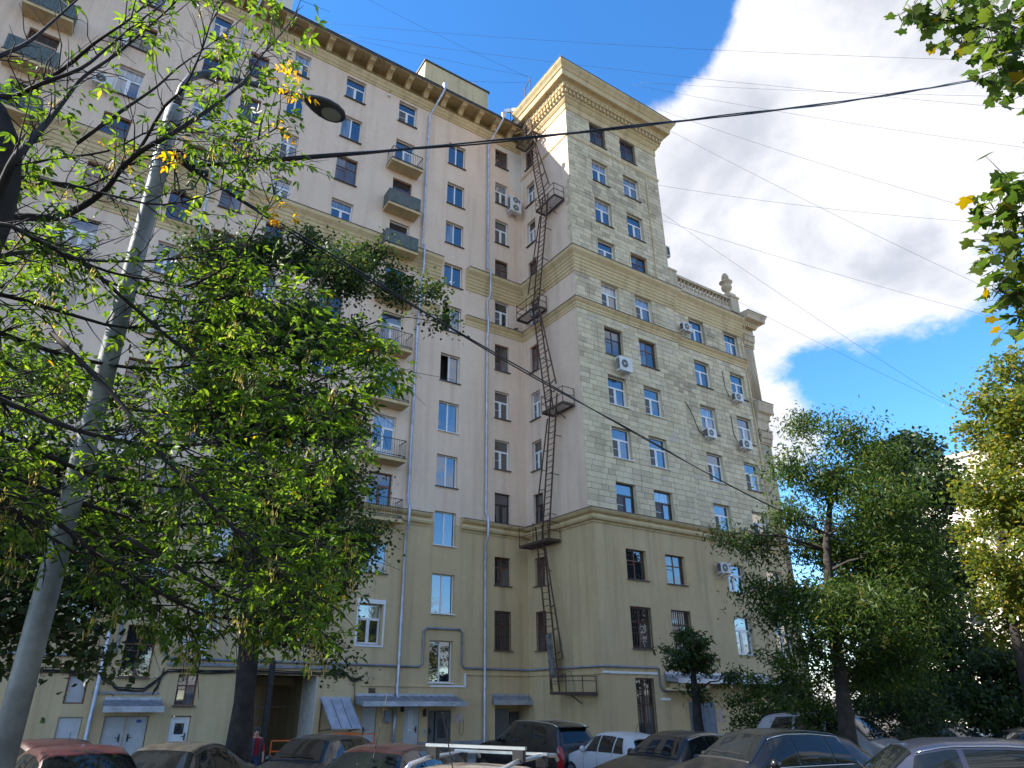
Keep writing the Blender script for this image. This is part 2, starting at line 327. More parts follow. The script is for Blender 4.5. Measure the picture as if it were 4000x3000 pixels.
# ================================================================ ground
D, XC, Y2, Y2L, Y2R = 32.0, 22.92, 26.48, 26.12, 26.62
def sheet(name, xs, ys, dz, mt):
    b = MB(); nx = len(xs)
    for y in ys:
        for x in xs: b.v.append((x, y, ground_z(y, x)+dz))
    for j in range(len(ys)-1):
        for i in range(nx-1): b.f.append((j*nx+i, j*nx+i+1, (j+1)*nx+i+1, (j+1)*nx+i)); b.m.append(0)
    return tag(b.build(name, mt), kind='structure')
sheet('ground', [-900, -60]+list(range(-30, 61, 5))+[900], [-900, -60]+list(range(-12, 61, 2))+[900], -0.03, 'soil')
sheet('courtyard_road', list(range(-60, 61, 5)), list(range(-4, 29, 2))+[29.2], 0.0, 'asphalt')
def strip(name, x0, x1, y0, y1, h, mt):
    b = MB()
    for (xa, ya) in ((x0, y0), (x1, y0), (x1, y1), (x0, y1)): b.v.append((xa, ya, ground_z(ya)-.2))
    for (xa, ya) in ((x0, y0), (x1, y0), (x1, y1), (x0, y1)): b.v.append((xa, ya, ground_z(ya)+h))
    b.f = [(3,2,1,0),(4,5,6,7),(0,1,5,4),(1,2,6,5),(2,3,7,6),(3,0,4,7)]; b.m = [0]*6
    return tag(b.build(name, mt), kind='structure')
strip('pavement', -60, 7.6, 29.35, 32.3, 0.12, 'paving'); strip('pavement', 11.2, 22.9, 29.35, 32.3, 0.12, 'paving')
strip('passage_road', 7.6, 11.2, 29.2, 48, 0.005, 'asphalt')
strip('kerb', -60, 7.6, 29.2, 29.35, 0.13, 'kerb'); strip('kerb', 11.2, 22.9, 29.2, 29.35, 0.13, 'kerb')
strip('pavement', 22.9, 60, 23.0, 26.1, 0.12, 'paving')

# ================================================================ the apartment building
BLD = thing('apartment_building', 'long beige apartment building with stone clad corner tower and cornices', 'building', (0, 0, 0))
SILL = [4.29, 7.65, 11.12, 14.34, 17.6, 20.88, 24.13, 27.62, 30.70, 34.16, 37.58]
TOP  = [6.30, 9.20, 12.90, 16.20, 19.45, 22.75, 26.00, 29.32, 32.72, 36.07, 39.48]
SSILL = [2.65, 5.93, 9.44, 12.70, 15.99, 19.19, 22.61, 25.93, 29.15, 32.40, 35.85]
STOP  = [4.62, 7.94, 11.29, 14.56, 17.86, 21.02, 24.46, 27.60, 30.93, 34.24, 37.77]
PL = {'F1': lambda u, z, d: (u, D+d, z), 'R1': lambda u, z, d: (XC+d, u, z), 'F2': lambda u, z, d: (u, Y2+d, z),
      'F2R': lambda u, z, d: (u, Y2R+d, z), 'F2L': lambda u, z, d: (u, Y2L+d, z), 'F2LR': lambda u, z, d: (u, Y2L+.14+d, z), 'R1L': lambda u, z, d: (XC-.02+d, u, z)}
def wall(name, pl, u0, u1, z0, z1, holes, mt, depth=.26, base=0.0, rmat=None):
    to = PL[pl]; b = MB()
    hs = [h for h in holes if h[0] < u1 and h[1] > u0 and h[2] < z1 and h[3] > z0]
    us = sorted(set([u0, u1]+[min(max(x, u0), u1) for h in hs for x in h[:2]])); zs = sorted(set([z0, z1]+[min(max(x, z0), z1) for h in hs for x in h[2:4]]))
    for i in range(len(us)-1):
        run = None
        for j in range(len(zs)-1):
            um, zm = (us[i]+us[i+1])/2, (zs[j]+zs[j+1])/2
            inside = any(h[0] < um < h[1] and h[2] < zm < h[3] for h in hs)
            if not inside:
                if run is None: run = zs[j]
            if (inside or j == len(zs)-2) and run is not None:
                ze = zs[j] if inside else zs[j+1]
                b.quad(to(us[i], run, base), to(us[i+1], run, base), to(us[i+1], ze, base), to(us[i], ze, base)); run = None
    if rmat: b.cur = 1
    for h in hs:
        a, c, e, g = max(h[0], u0), min(h[1], u1), max(h[2], z0), min(h[3], z1); dd = h[4] if len(h) > 4 else depth
        b.quad(to(a, e, base), to(a, g, base), to(a, g, dd), to(a, e, dd)); b.quad(to(c, g, base), to(c, e, base), to(c, e, dd), to(c, g, dd))
        if g == h[3]: b.quad(to(a, g, base), to(c, g, base), to(c, g, dd), to(a, g, dd))
        if e == h[2]: b.quad(to(c, e, base), to(a, e, base), to(a, e, dd), to(c, e, dd))
    return b.build(name, [mt, rmat] if rmat else mt, BLD)

# ---- window kit
WC = {}
def win_mesh(style, w, h):
    key = (style, round(w, 2), round(h, 2))
    if key in WC: return WC[key]
    f = MB(); panes = []; fm = {'w': 'wood', 'b': 'wood', 'k': 'darkpvc', 'dw': 'wood', 'n': 'darkpvc'}.get(style, 'pvc'); dp = .08
    def fr(x0, z0, x1, z1, t, y0=0.0, y1=dp):
        f.box(x0, y0, z0, x0+t, y1, z1); f.box(x1-t, y0, z0, x1, y1, z1); f.box(x0+t, y0, z0, x1-t, y1, z0+t); f.box(x0+t, y0, z1-t, x1-t, y1, z1)
    T = .055 if fm == 'pvc' else .05
    fr(0, 0, w, h, T)
    if style in ('t', 'k', 'tl', 'tr'):
        zt = h*.64; ms = {'tl': .44, 'tr': .56}.get(style, .5)*w
        f.box(T, .004, zt-.035, w-T, dp-.004, zt+.035); f.box(ms-.035, .004, T, ms+.035, dp-.004, zt-.035)
        fr(T, T, ms-.035, zt-.035, .045, -.012, dp-.02); fr(ms+.035, T, w-T, zt-.035, .045, -.012, dp-.02)
        panes = [(T, zt+.035, w-T, h-T), (T+.045, T+.045, ms-.08, zt-.08), (ms+.08, T+.045, w-T-.045, zt-.08)]
    elif style == 'd':
        f.box(w/2-.045, .004, T, w/2+.045, dp-.004, h-T)
        panes = [(T, T, w/2-.045, h-T), (w/2+.045, T, w-T, h-T)]
    elif style in ('w', 'b', 'n'):
        zt = h*.63; tt = .03
        f.box(T, .004, zt-tt, w-T, dp-.004, zt+tt); f.box(w/2-tt, .006, T, w/2+tt, dp-.006, h-T)
        f.box(T, .01, zt*.80-.014, w/2-tt, dp-.01, zt*.80+.014)
        panes = [(T, zt+tt, w/2-tt, h-T), (w/2+tt, zt+tt, w-T, h-T), (T, T, w/2-tt, zt-tt), (w/2+tt, T, w-T, zt-tt)]
    elif style in ('door', 'dw'):
        zt = h*.74; xm = w*.46
        f.box(T, .004, zt-.035, w-T, dp-.004, zt+.035); f.box(xm-.04, .004, T, xm+.04, dp-.004, zt-.035)
        f.box(T, .02, T, xm-.04, dp-.02, h*.30); f.box(xm+.04, .02, T, w-T, dp-.02, h*.24)
        fr(xm+.04, h*.24, w-T, zt-.035, .06, -.01, dp-.02)
        panes = [(T, zt+.035, w-T, h-T), (T, h*.30, xm-.04, zt-.035), (xm+.10, h*.24+.06, w-T-.06, zt-.095)]
    me = f.mesh('window', fm); pm = []
    gm = 'glass_old' if style in ('w', 'b', 'dw', 'n') else 'glass'
    for (x0, z0, x1, z1) in panes:
        p = MB(); hw, hh = (x1-x0)/2+.012, (z1-z0)/2+.012
        p.box(-hw, -.004, -hh, hw, .004, hh); pm.append((p.mesh('pane', gm), ((x0+x1)/2, .035, (z0+z1)/2), hw, hh))
    s = MB(); s.box(-.06, -.30, -.045, w+.06, 0.0, -.004); sm = s.mesh('sill', 'pvc' if fm == 'pvc' and False else 'tin')
    s2 = MB(); s2.box(-.06, -.30, -.045, w+.06, 0.0, -.004); sw = s2.mesh('sill', 'pvc')
    gr = None
    if style == 'b':
        g = MB(); n = max(4, int(w/.16))
        for i in range(n+1): x = .04+(w-.08)*i/n; g.box(x-.009, -.17, .03, x+.009, -.152, h-.03)
        for z in (.08, h*.36, h*.66, h-.08): g.box(.02, -.180, z-.012, w-.02, -.172, z+.012)
        gr = g.mesh('grille', 'rust')
    WC[key] = (me, pm, sm, sw, gr, style); return WC[key]
SCREEN = {}
HOLES = {k: [] for k in PL}
def window(pl, u0, u1, z0, z1, style, recess=.17, white_sill=False, open_left=False, screen=False, hole=True):
    """u0<u1; on R1 the view from outside runs from high y to low y"""
    if hole: HOLES[pl].append((u0, u1, z0, z1))
    w, h = u1-u0, z1-z0; me, pm, sm, sw, gr, st = win_mesh(style, w, h)
    if pl.startswith('R1'): loc = PL[pl](u1, z0, recess); rot = (0, 0, -math.pi/2)
    else: loc = PL[pl](u0, z0, recess); rot = (0, 0, 0)
    o = link('window', me, BLD, loc, rot)
    for i, (p, l, hw, hh) in enumerate(pm):
        if open_left and i == (0 if style == 'd' else 1):
            link('room_opening', dark_room(hw, hh), o, l); continue
        link('pane', p, o, l, (R(rng.gauss(0, .25)), 0, R(rng.gauss(0, .3))))
        if screen and i == 1:
            key = (round(hw, 2), round(hh, 2))
            if key not in SCREEN:
                s = MB(); s.box(-hw, -.018, -hh, hw, -.014, hh); s.cur = 1; s.box(-hw, -.026, -.014, hw, -.0185, .014); SCREEN[key] = s.mesh('screen', ['mesh_screen', 'pvc'])
            link('insect_screen', SCREEN[key], o, l)
    link('sill', sw if white_sill else sm, o)
    if gr: link('grille', gr, o)
    return o
DR = {}
def dark_room(hw, hh):
    key = (round(hw, 2), round(hh, 2))
    if key not in DR:
        b = MB(); b.box(-hw, .45, -hh, hw, .46, hh)
        b.quad((-hw, .0, -hh), (-hw, .45, -hh), (-hw, .45, hh), (-hw, .0, hh)); b.quad((hw, .0, -hh), (hw, .0, hh), (hw, .45, hh), (hw, .45, -hh))
        b.quad((-hw, 0, hh), (hw, 0, hh), (hw, .45, hh), (-hw, .45, hh)); b.quad((-hw, 0, -hh), (-hw, .45, -hh), (hw, .45, -hh), (hw, 0, -hh)); DR[key] = b.mesh('room_opening', 'dark')
    return DR[key]
STY = {'A': 'bkkwtwttkwb'}
colA = {10: 'b', 9: 't', 8: 't', 7: 'w', 6: 't', 5: 'w', 4: 'tl', 3: 'tl', 2: 'k', 1: 'w', 0: 'b'}
for k in range(11):
    window('F1', 20.66, 21.74, SILL[k], TOP[k] if k != 10 else 39.2, colA[k], screen=k in (3, 4, 6))
    window('R1', 30.34, 31.30, SILL[k], TOP[k] if k != 10 else 39.2, colA[k], screen=k in (3, 4))
    window('F1', 16.77, 18.12, SSILL[k], STOP[k], 'd', .19, white_sill=k in (0, 1, 2, 4), open_left=k in (5, 6))
    window('F1', 2.98, 4.10, SSILL[k], STOP[k], 'w', .17)
colD = {10: 't', 9: 'd', 8: 'w', 7: 't', 6: 't', 5: 'w', 4: 't', 3: 't', 2: 'd', 1: 't', 0: 't'}
colE = {10: 't', 9: 'd', 8: 't', 7: 't', 6: 'w', 5: 't', 4: 't', 3: 'd', 2: 't', 1: 't', 0: 't'}
colG = {10: 't', 9: 'w', 8: 't', 7: 'w', 6: 'w', 5: 't', 4: 't', 3: 'w', 2: 't', 1: 't', 0: 't'}
colH = {10: 't', 9: 'w', 8: 't', 7: 'w', 6: 'w', 5: 't', 4: 'd', 3: 't', 2: 't', 1: 't', 0: 't'}
for k in range(11):
    window('F1', 9.00, 10.36, SILL[k], TOP[k], colD[k]); window('F1', 5.53, 6.56, SILL[k], TOP[k], colE[k], screen=k == 8)
    window('F1', 0.62, 1.66, SILL[k], TOP[k], colG[k]); window('F1', -3.20, -1.95, SILL[k], TOP[k], colH[k])
    if k in (1, 10): window('F1', 12.80, 14.15, SILL[k], TOP[k], 't' if k == 10 else 'd', screen=k == 10)
    elif k == 0: window('F1', 12.86, 14.10, SILL[k], 6.15, 't', .30, True)
    else: window('F1', 12.80, 14.15, SILL[k]-.80, TOP[k]-.05, 'dw' if k in (8, 2) else 'door')
    window('F1', -7.28, -5.93, SILL[k]-.80 if k > 1 else SILL[k], TOP[k]-.05, ('dw' if k in (8, 5) else 'door') if k > 1 else 't')
    window('F1', -11.0, -9.65, SSILL[k], STOP[k], 'd')
fa = {10: 'b', 9: 't', 8: 't', 7: 't', 6: 'tl', 5: 'n', 4: 'tl', 3: 'tl', 2: 'k', 1: 'w', 0: 'b'}
fb = {10: 'b', 9: 't', 8: 't', 7: 'w', 6: 'tl', 5: 'w', 4: 'tl', 3: 'tl', 2: 'k', 1: 'w', 0: 'b'}
for k in range(11):
    p = 'F2' if k > 1 else 'F2L'
    window(p, 25.03, 26.48, SILL[k], TOP[k], fa[k], .2, k in (3, 4), screen=k in (2, 3, 4, 6))
    window(p, 27.92, 29.40, SILL[k], TOP[k], fb[k], .2, k in (3, 4), screen=k in (2, 3, 4, 6))
    if k < 7:
        q = 'F2R' if k > 1 else 'F2LR'
        window(q, 33.05, 34.54, SILL[k], TOP[k], 'tl', .2, k in (0, 1, 3), screen=k in (2, 3))
        window(q, 36.62, 38.12, SILL[k], TOP[k], 'tr' if k == 6 else 't', .2, k in (0, 1), screen=k in (2, 3))
window('F2L', 25.01, 26.24, -.30, 2.94, 'b')
# ground-floor openings of the long wall
window('F1', 5.22, 6.00, 1.64, 2.80, 'w')
ARCH = (7.67, 11.13, -1.2, 2.84, 2.0)
def open_hole(pl, *h): HOLES[pl].append(h)
open_hole('F1', *ARCH)
NICHE = (20.70, 22.90, -1.2, 1.74, 1.1); open_hole('F1', *NICHE)
for h in ((1.29, 1.99, 1.69, 2.72, .14), (1.29, 2.08, -.2, 1.24, .12), (2.82, 4.40, -.55, 1.26, .18), (5.20, 5.98, -.55, 1.25, .2), (13.41, 14.13, -.45, 1.58, .12), (15.53, 16.36, -.45, 1.60, .1), (16.83, 18.12, -.55, 1.41, .1)): open_hole('F1', *h)
# walls
wall('wall', 'F1', -32, XC, 10.65, 40.4, HOLES['F1'], 'plaster')['label'] = 'beige plaster upper wall of the long wing'
wall('wall', 'F1', -32, XC, -1.0, 10.65, HOLES['F1'], 'plaster_low')['label'] = 'cream plaster lower wall of the long wing'
wall('wall', 'R1', Y2, D, 10.65, 40.5, HOLES['R1'], 'plaster')['label'] = 'beige plaster side wall of the tower'
wall('wall', 'R1', Y2L, D, -1.0, 10.65, HOLES['R1'], 'plaster_low')['label'] = 'cream plaster lower side wall of the tower'
wall('stone_wall', 'F2', XC, 31.5, 10.65, 40.3, HOLES['F2'], 'mortar', .3, .03, 'stone_i')
wall('stone_wall', 'F2R', 31.5, 38.72, 10.65, 28.1, HOLES['F2R'], 'mortar', .3, .03, 'stone_i')
wall('wall', 'F2L', XC, 31.66, -1.0, 10.65, HOLES['F2L'], 'plaster_low'); wall('wall', 'F2LR', 31.66, 38.75, -1.0, 10.65, HOLES['F2LR'], 'plaster_low')
b = MB()   # returns, tower flanks above the roofs, backs
b.quad((31.66, Y2L, -1), (31.66, Y2L+.14, -1), (31.66, Y2L+.14, 10.65), (31.66, Y2L, 10.65))
b.quad((31.5, Y2, 10.65), (31.5, 40, 10.65), (31.5, 40, 42.3), (31.5, Y2, 42.3)); b.quad((XC, D, 40.5), (XC, 40, 40.5), (XC, 40, 42.3), (XC, D, 42.3))
b.quad((XC, Y2, 40.4), (XC, D, 40.4), (XC, D, 42.3), (XC, Y2, 42.3)); b.quad((XC, 40, 26), (31.5, 40, 26), (31.5, 40, 42.3), (XC, 40, 42.3))
b.quad((38.74, Y2R+.03, -1), (38.74, 46, -1), (38.74, 46, 28.1), (38.74, Y2R+.03, 28.1)); b.quad((-32, 46, -1), (7.6, 46, -1), (7.6, 46, 41), (-32, 46, 41)); b.quad((11.2, 46, -1), (38.7, 46, -1), (38.7, 46, 28), (11.2, 46, 28))
b.quad((11.2, 46, 28), (XC, 46, 28), (XC, 46, 41), (11.2, 46, 41)); b.quad((7.6, 46, 3), (11.2, 46, 3), (11.2, 46, 41), (7.6, 46, 41)); b.quad((-32, D, -1), (-32, 46, -1), (-32, 46, 41), (-32, D, 41))
b.build('rear_wall', 'plaster', BLD)
b = MB(); b.quad((-32, 30.8, 41.17), (XC-.01, 30.8, 41.17), (XC-.01, 39, 44.0), (-32, 39, 44.0)); b.quad((-32, 39, 44), (XC-.01, 39, 44), (XC-.01, 46.5, 41.1), (-32, 46.5, 41.1))
b.quad((XC-.9, Y2-.9, 42.52), (32.4, Y2-.9, 42.52), (32.4, 40.3, 42.52), (XC-.9, 40.3, 42.52)); b.quad((31.5, Y2R, 28.05), (38.7, Y2R, 28.05), (38.7, 46, 28.05), (31.5, 46, 28.05))
b.build('roof', 'tin', BLD)

# ---- ashlar cladding
FB = [(XC, 31.5, 10.95, 39.55, 'F2', Y2), (31.5, 38.72, 10.95, 27.7, 'F2R', Y2R)]
blocks = []
RH = 0.3278
for (u0, u1, z0, z1, key, Y) in FB:
    n = int(round((z1-z0)/RH)); hs = HOLES[key]
    for i in range(n):
        za = z0+(z1-z0)*i/n; zb = z0+(z1-z0)*(i+1)/n
        u = u0-rng.uniform(0, .7); segs = []
        while u < u1:
            w = rng.choice((.52, .62, .70, .78, .86)); segs.append((max(u, u0), min(u+w, u1))); u += w
        for (a, c) in segs:
            parts = [(a, c, za, zb)]
            for h in hs:
                nxt = []
                for (p, q, s, t) in parts:
                    if q <= h[0] or p >= h[1] or t <= h[2]+.001 or s >= h[3]-.001: nxt.append((p, q, s, t)); continue
                    if p < h[0]: nxt.append((p, h[0], s, t))
                    if q > h[1]: nxt.append((h[1], q, s, t))
                    pm_, qm = max(p, h[0]), min(q, h[1])
                    if s < h[2]: nxt.append((pm_, qm, s, h[2]))
                    if t > h[3]: nxt.append((pm_, qm, h[3], t))
                parts = nxt
            for (p, q, s, t) in parts:
                if q-p > .05 and t-s > .05: blocks.append((p, q, s, t, Y, key))
bm = MB(); bm.v = [(-.5, .035, -.5), (.5, .035, -.5), (.5, .035, .5), (-.5, .035, .5), (-.5, .008, -.5), (.5, .008, -.5), (.5, .008, .5), (-.5, .008, .5), (-.48, 0, -.46), (.48, 0, -.46), (.48, 0, .46), (-.48, 0, .46)]
bm.f = [(0,1,5,4),(1,2,6,5),(2,3,7,6),(3,0,4,7),(4,5,9,8),(5,6,10,9),(6,7,11,10),(7,4,8,11),(8,9,10,11)]; bm.m = [0]*9
bme = bm.mesh('stone_block', 'stone_o')
def appear(t): # apparent area seen from the photograph's viewpoint
    c = Vector(((t[0]+t[1])/2, t[4], (t[2]+t[3])/2)); d = c-EYE; return (t[1]-t[0])*(t[3]-t[2])*abs(d.y)/d.length**3
blocks.sort(key=appear, reverse=True)
J = .008
rest = MB()
for i, (p, q, s, t, Y, key) in enumerate(blocks):
    pr = -rng.uniform(0, .014)
    if i < 300: link('stone_block', bme, BLD, ((p+q)/2, Y+pr, (s+t)/2), None, (q-p-2*J, 1, t-s-2*J))
    else:
        a, c, e, g = p+J, q-J, s+J, t-J; y = Y+pr; k = .012
        rest.add([(a, Y+.035, e), (c, Y+.035, e), (c, Y+.035, g), (a, Y+.035, g), (a, y+.008, e), (c, y+.008, e), (c, y+.008, g), (a, y+.008, g), (a+k, y, e+k), (c-k, y, e+k), (c-k, y, g-k), (a+k, y, g-k)], bm.f)
# quoins wrapping onto the plaster flank
for i in range(int((33.6-27.7)/RH)):
    z = 27.7+i*RH; w = .42 if i % 2 else .22
    rest.box(XC-.02, Y2+.002, z+J, XC+.03, Y2+w, z+RH-J)
tag(rest.build('stone_cladding', 'stone_i', BLD), kind='stuff')

# ---- mouldings
def offset_path(path, o):
    res = []; n = len(path)
    for i, p in enumerate(path):
        p = Vector(p); ns = []
        for a, c in ((i-1, i), (i, i+1)):
            if 0 <= a and c < n:
                d = (Vector(path[c])-Vector(path[a])).normalized(); ns.append(Vector((d.y, -d.x)))
        if len(ns) == 1: res.append(p+ns[0]*o)
        else: res.append(p+(ns[0]+ns[1])*(o/(1+ns[0].dot(ns[1]))))
    return res
def moulding(name, path, prof, mt, tin=True, ends=True):
    b = MB(); rows = [[(*q, z) for q in offset_path(path, o)] for (o, z) in prof]; n = len(path); k = len(prof)
    b.v = [v for r_ in rows for v in r_]
    for i in range(k-1):
        for j in range(n-1): b.f.append((i*n+j, i*n+j+1, (i+1)*n+j+1, (i+1)*n+j)); b.m.append(0)
    if ends:
        b.f.append(tuple(i*n for i in range(k))); b.m.append(0); b.f.append(tuple(i*n+n-1 for i in range(k-1, -1, -1))); b.m.append(0)
    mats = [mt]
    if tin:
        o, z = prof[-2] if prof[-1][0] < .01 else prof[-1]; mats.append('tin')
        t = [[(*q, zz) for q in offset_path(path, oo)] for (oo, zz) in ((o+.035, z-.02), (o+.035, z+.012), (0.0, z+.05))]; s = len(b.v)
        b.v += [v for r_ in t for v in r_]
        for i in range(2):
            for j in range(n-1): b.f.append((s+i*n+j, s+i*n+j+1, s+(i+1)*n+j+1, s+(i+1)*n+j)); b.m.append(1)
    me = b.mesh(name, mats); return link(name, me, BLD)
BAND1 = [(0, 26.04), (.05, 26.04), (.05, 26.25), (.09, 26.27), (.09, 26.48), (.13, 26.50), (.13, 26.70), (.17, 26.74), (.17, 26.92), (.22, 26.97), (.26, 27.12), (.36, 27.25), (.44, 27.36), (.46, 27.60), (0, 27.60)]
BAND2 = [(0, 23.45), (.04, 23.45), (.04, 23.62), (.07, 23.64), (.07, 23.80), (.12, 23.84), (.20, 23.95), (.22, 24.06), (0, 24.06)]
BAND3 = [(0, 10.33), (.05, 10.33), (.07, 10.42), (.20, 10.47), (.25, 10.58), (.20, 10.69), (.13, 10.72), (.13, 10.76), (.28, 10.83), (.36, 10.93), (.37, 11.02), (0, 11.02)]
def bands(prof, nm):
    for (a, c) in ((-32, -11.3), (-9.35, 2.72), (4.36, 16.5)): moulding(nm, [(a, D), (c, D)], prof, 'trim')
    moulding(nm, [(18.39, D), (XC, D), (XC, Y2), (31.5, Y2), (31.5, Y2R), (38.74, Y2R)], prof, 'trim')
bands(BAND1, 'string_course'); bands(BAND2, 'string_course')
for (a, c) in ((-32, -11.3), (-9.35, 2.72), (4.36, 16.5)): moulding('string_course', [(a, D), (c, D)], BAND3, 'trim')
moulding('string_course', [(18.39, D), (XC, D), (XC, Y2L), (31.66, Y2L), (31.66, Y2L+.14), (38.76, Y2L+.14)], BAND3, 'trim')
moulding('string_course', [(XC, D), (XC, Y2), (31.5, Y2), (31.5, 40)], [(0, 37.05), (.05, 37.07), (.07, 37.16), (.07, 37.24), (0, 37.27)], 'trim', tin=False)
# eaves of the long wing
moulding('eaves_moulding', [(-32, D), (XC, D)], [(0, 39.66), (.06, 39.70), (.07, 39.82), (.14, 39.90), (.16, 40.05), (.24, 40.18), (.27, 40.34), (0, 40.36)], 'trim', tin=False)
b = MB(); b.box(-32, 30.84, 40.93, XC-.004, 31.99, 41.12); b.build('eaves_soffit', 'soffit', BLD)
b = MB(); b.box(-32, 30.78, 41.00, XC-.008, 30.835, 41.15); b.box(-32, 30.74, 41.121, XC-.01, 31.3, 41.165); b.build('eaves_edge', 'tin', BLD)
br = MB()
prof = [(0, 40.37), (0, 40.93), (-1.02, 40.93), (-1.04, 40.80), (-.98, 40.74), (-.90, 40.74), (-.80, 40.78), (-.62, 40.74), (-.48, 40.62), (-.42, 40.50), (-.33, 40.42), (-.22, 40.40)]
br.prism(prof, lambda a, c, d: (d, a, c-40.37), -.17, .17); br.box(-.20, -1.10, .50, .20, 0, .565)
brm = br.mesh('bracket', 'trim')
x = 23.1-1.421
while x > -30:
    link('bracket', brm, BLD, (x, D-.002, 40.37)); x -= 1.421
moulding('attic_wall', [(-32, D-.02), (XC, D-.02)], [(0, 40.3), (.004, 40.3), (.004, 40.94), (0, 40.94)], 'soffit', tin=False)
# great cornice of the tower
CP = [(0, 39.52), (.05, 39.52), (.05, 40.02), (.10, 40.06), (.16, 40.16), (.20, 40.22), (.24, 40.34), (.34, 40.42), (.36, 40.50), (.36, 40.92), (.40, 40.95), (.54, 40.98), (.56, 41.06), (.56, 41.36), (.64, 41.42), (.92, 41.47), (.95, 41.54), (.97, 41.88), (1.04, 41.94), (1.12, 42.10), (1.24, 42.26), (1.30, 42.36), (1.30, 42.50), (0, 42.5)]
tp = [(XC, 31.2), (XC, Y2), (31.5, Y2), (31.5, 36)]
moulding('tower_cornice', tp, CP, 'trim')
dm = MB(); dm.box(-.085, -.155, 0, .085, .02, .33); dme = dm.mesh('dentil', 'trim')
rm = MB()
rings = [(math.cos(a)*.115, math.sin(a)*.145) for a in np.linspace(0, 2*math.pi, 13)]
rm.tube([(x_, 0, z_) for x_, z_ in rings], .028, 5, cap=False); rm.lathe([(.0, -.09), (.055, -.05), (.07, 0), (.05, .07), (0, .1)], (0, .01, 0), 8); rme = rm.mesh('egg_ornament', 'trim', True)
def along(a, c, z, off, step, me, nm, rot):
    L = (Vector(c)-Vector(a)).length; n = int(L/step)
    for i in range(n+1):
        p = Vector(a).lerp(Vector(c), (i+.5)/(n+1)); link(nm, me, BLD, (p.x, p.y, z), (0, 0, rot))
along((22.5, Y2-.36), (31.9, Y2-.36), 40.55, 0, .36, dme, 'dentil', 0); along((XC-.36, 31.1), (XC-.36, 26.0), 40.55, 0, .36, dme, 'dentil', -math.pi/2)
along((22.35, Y2-.57), (32.05, Y2-.57), 41.21, 0, .42, rme, 'egg_ornament', 0); along((XC-.57, 31.1), (XC-.57, 26.0), 41.21, 0, .42, rme, 'egg_ornament', -math.pi/2)
# lower return of the cornice over the wing roof, catching the sun
CP2 = [(o*.78, 39.9+(z-39.52)*.72) for o, z in CP]
moulding('tower_cornice', [(XC-.02, 37.5), (XC-.02, 31.25)], CP2, 'trim')

# ---- plaster repair beside the inner corner
def plate(name, pl, pts, mt, off=-.006, th=.006):
    b = MB(); to = PL[pl]; n = len(pts)
    b.v = [to(u, z, off) for u, z in pts]+[to(u, z, off+th-.001) for u, z in pts]
    b.f = [tuple(range(n))]+[(i, (i+1) % n, (i+1) % n+n, i+n) for i in range(n)]; b.m = [0]*(n+1)
    return b.build(name, mt, BLD)
plate('plaster_patch', 'F1', [(21.0, 39.62), (22.90, 39.62), (22.90, 35.75), (22.2, 35.9), (21.92, 36.5), (21.80, 37.3), (21.80, 39.25), (21.2, 39.25), (20.9, 39.4)], 'patch')
plate('plaster_patch', 'R1', [(31.98, 39.62), (31.70, 39.62), (31.62, 37.4), (31.55, 36.8), (31.75, 36.2), (31.98, 36.0)], 'patch')

# ---- roof things
b = MB(); b.box(15.3, 33.6, 41, 21.0, 38.5, 46.55); b.cur = 1; b.box(15.2, 33.5, 46.56, 21.1, 38.6, 46.66); b.build('roof_house', [plaster('peeling_plaster', (0.64, .51, .29), (0.26, .22, .16), (0.56, .45, .27)), 'tin'], BLD)
b = MB(); b.box(3.8, 33.5, 41, 5.05, 34.6, 46.9); b.build('chimney', 'patch', BLD)
b = MB(); b.lathe([(.16, 0), (.16, .5), (.30, .52), (.30, .95), (.0, .96)], (19.95, 34.4, 46.6), 14); b.build('roof_vent', 'galv', BLD, True)
o = thing('satellite_dish', 'white satellite dish on the roof edge beside the tower cornice', 'satellite dish', (22.0, 31.9, 42.1))
b = MB(); pr = [(math.sin(a)*.62, (1-math.cos(a))*.62) for a in np.linspace(0, .95, 7)]
n = 18
for (r_, z_) in pr:
    for j in range(n): b.v.append((r_*math.cos(2*math.pi*j/n), r_*math.sin(2*math.pi*j/n), z_))
for i in range(len(pr)-1):
    for j in range(n): b.f.append((i*n+j, i*n+(j+1) % n, (i+1)*n+(j+1) % n, (i+1)*n+j)); b.m.append(0)
d = b.build('dish', 'pvc', o, True, (0, 0, 1.3)); d.rotation_euler = (R(62), 0, R(-40))
b = MB(); b.tube([(0, 0, -.6), (0, 0, 1.2), (.05, .05, 1.35)], .025, 8); b.tube([(0, 0, 1.3), (-.32, -.4, 1.55)], .012, 6); b.build('mast', 'iron', o)

# ---- downpipes
def downpipe(x, zb=-.5, top=True, bends=True):
    b = MB(); pts = []
    if top: pts += [(x+.5, 30.62, 41.0), (x+.47, 30.64, 40.75), (x+.1, 31.70, 39.35), (x, 31.84, 39.1)]
    for (za, zc, off) in ((27.7, 26.0, .38), (24.15, 23.4, .12), (11.1, 10.3, .26)):
        pts += [(x, 31.84, za+.5), (x, 31.84-off, za+.12), (x, 31.84-off, zc-.1), (x, 31.84, zc-.5)]
    pts += [(x, 31.84, zb+.25), (x, 31.66, zb)]
    b.tube(pts, .078, 10)
    if top: b.lathe([(.08, 0), (.17, .22), (.17, .42)], (x+.5, 30.60, 40.9), 12)
    z = 38.3
    while z > 0:
        if not any(za-.7 < z < zc+.7 for za, zc in ((26.0, 27.7), (23.4, 24.15), (10.3, 11.1))): b.lathe([(.09, 0), (.09, .05)], (x, 31.84, z), 10)
        z -= 1.33
    me = b.mesh('drainpipe', 'galv'); smooth_by_angle(me); return link('drainpipe', me, BLD)
for x in (2.32, 15.05, 19.97): downpipe(x, 1.9 if x == 15.05 else -.45)
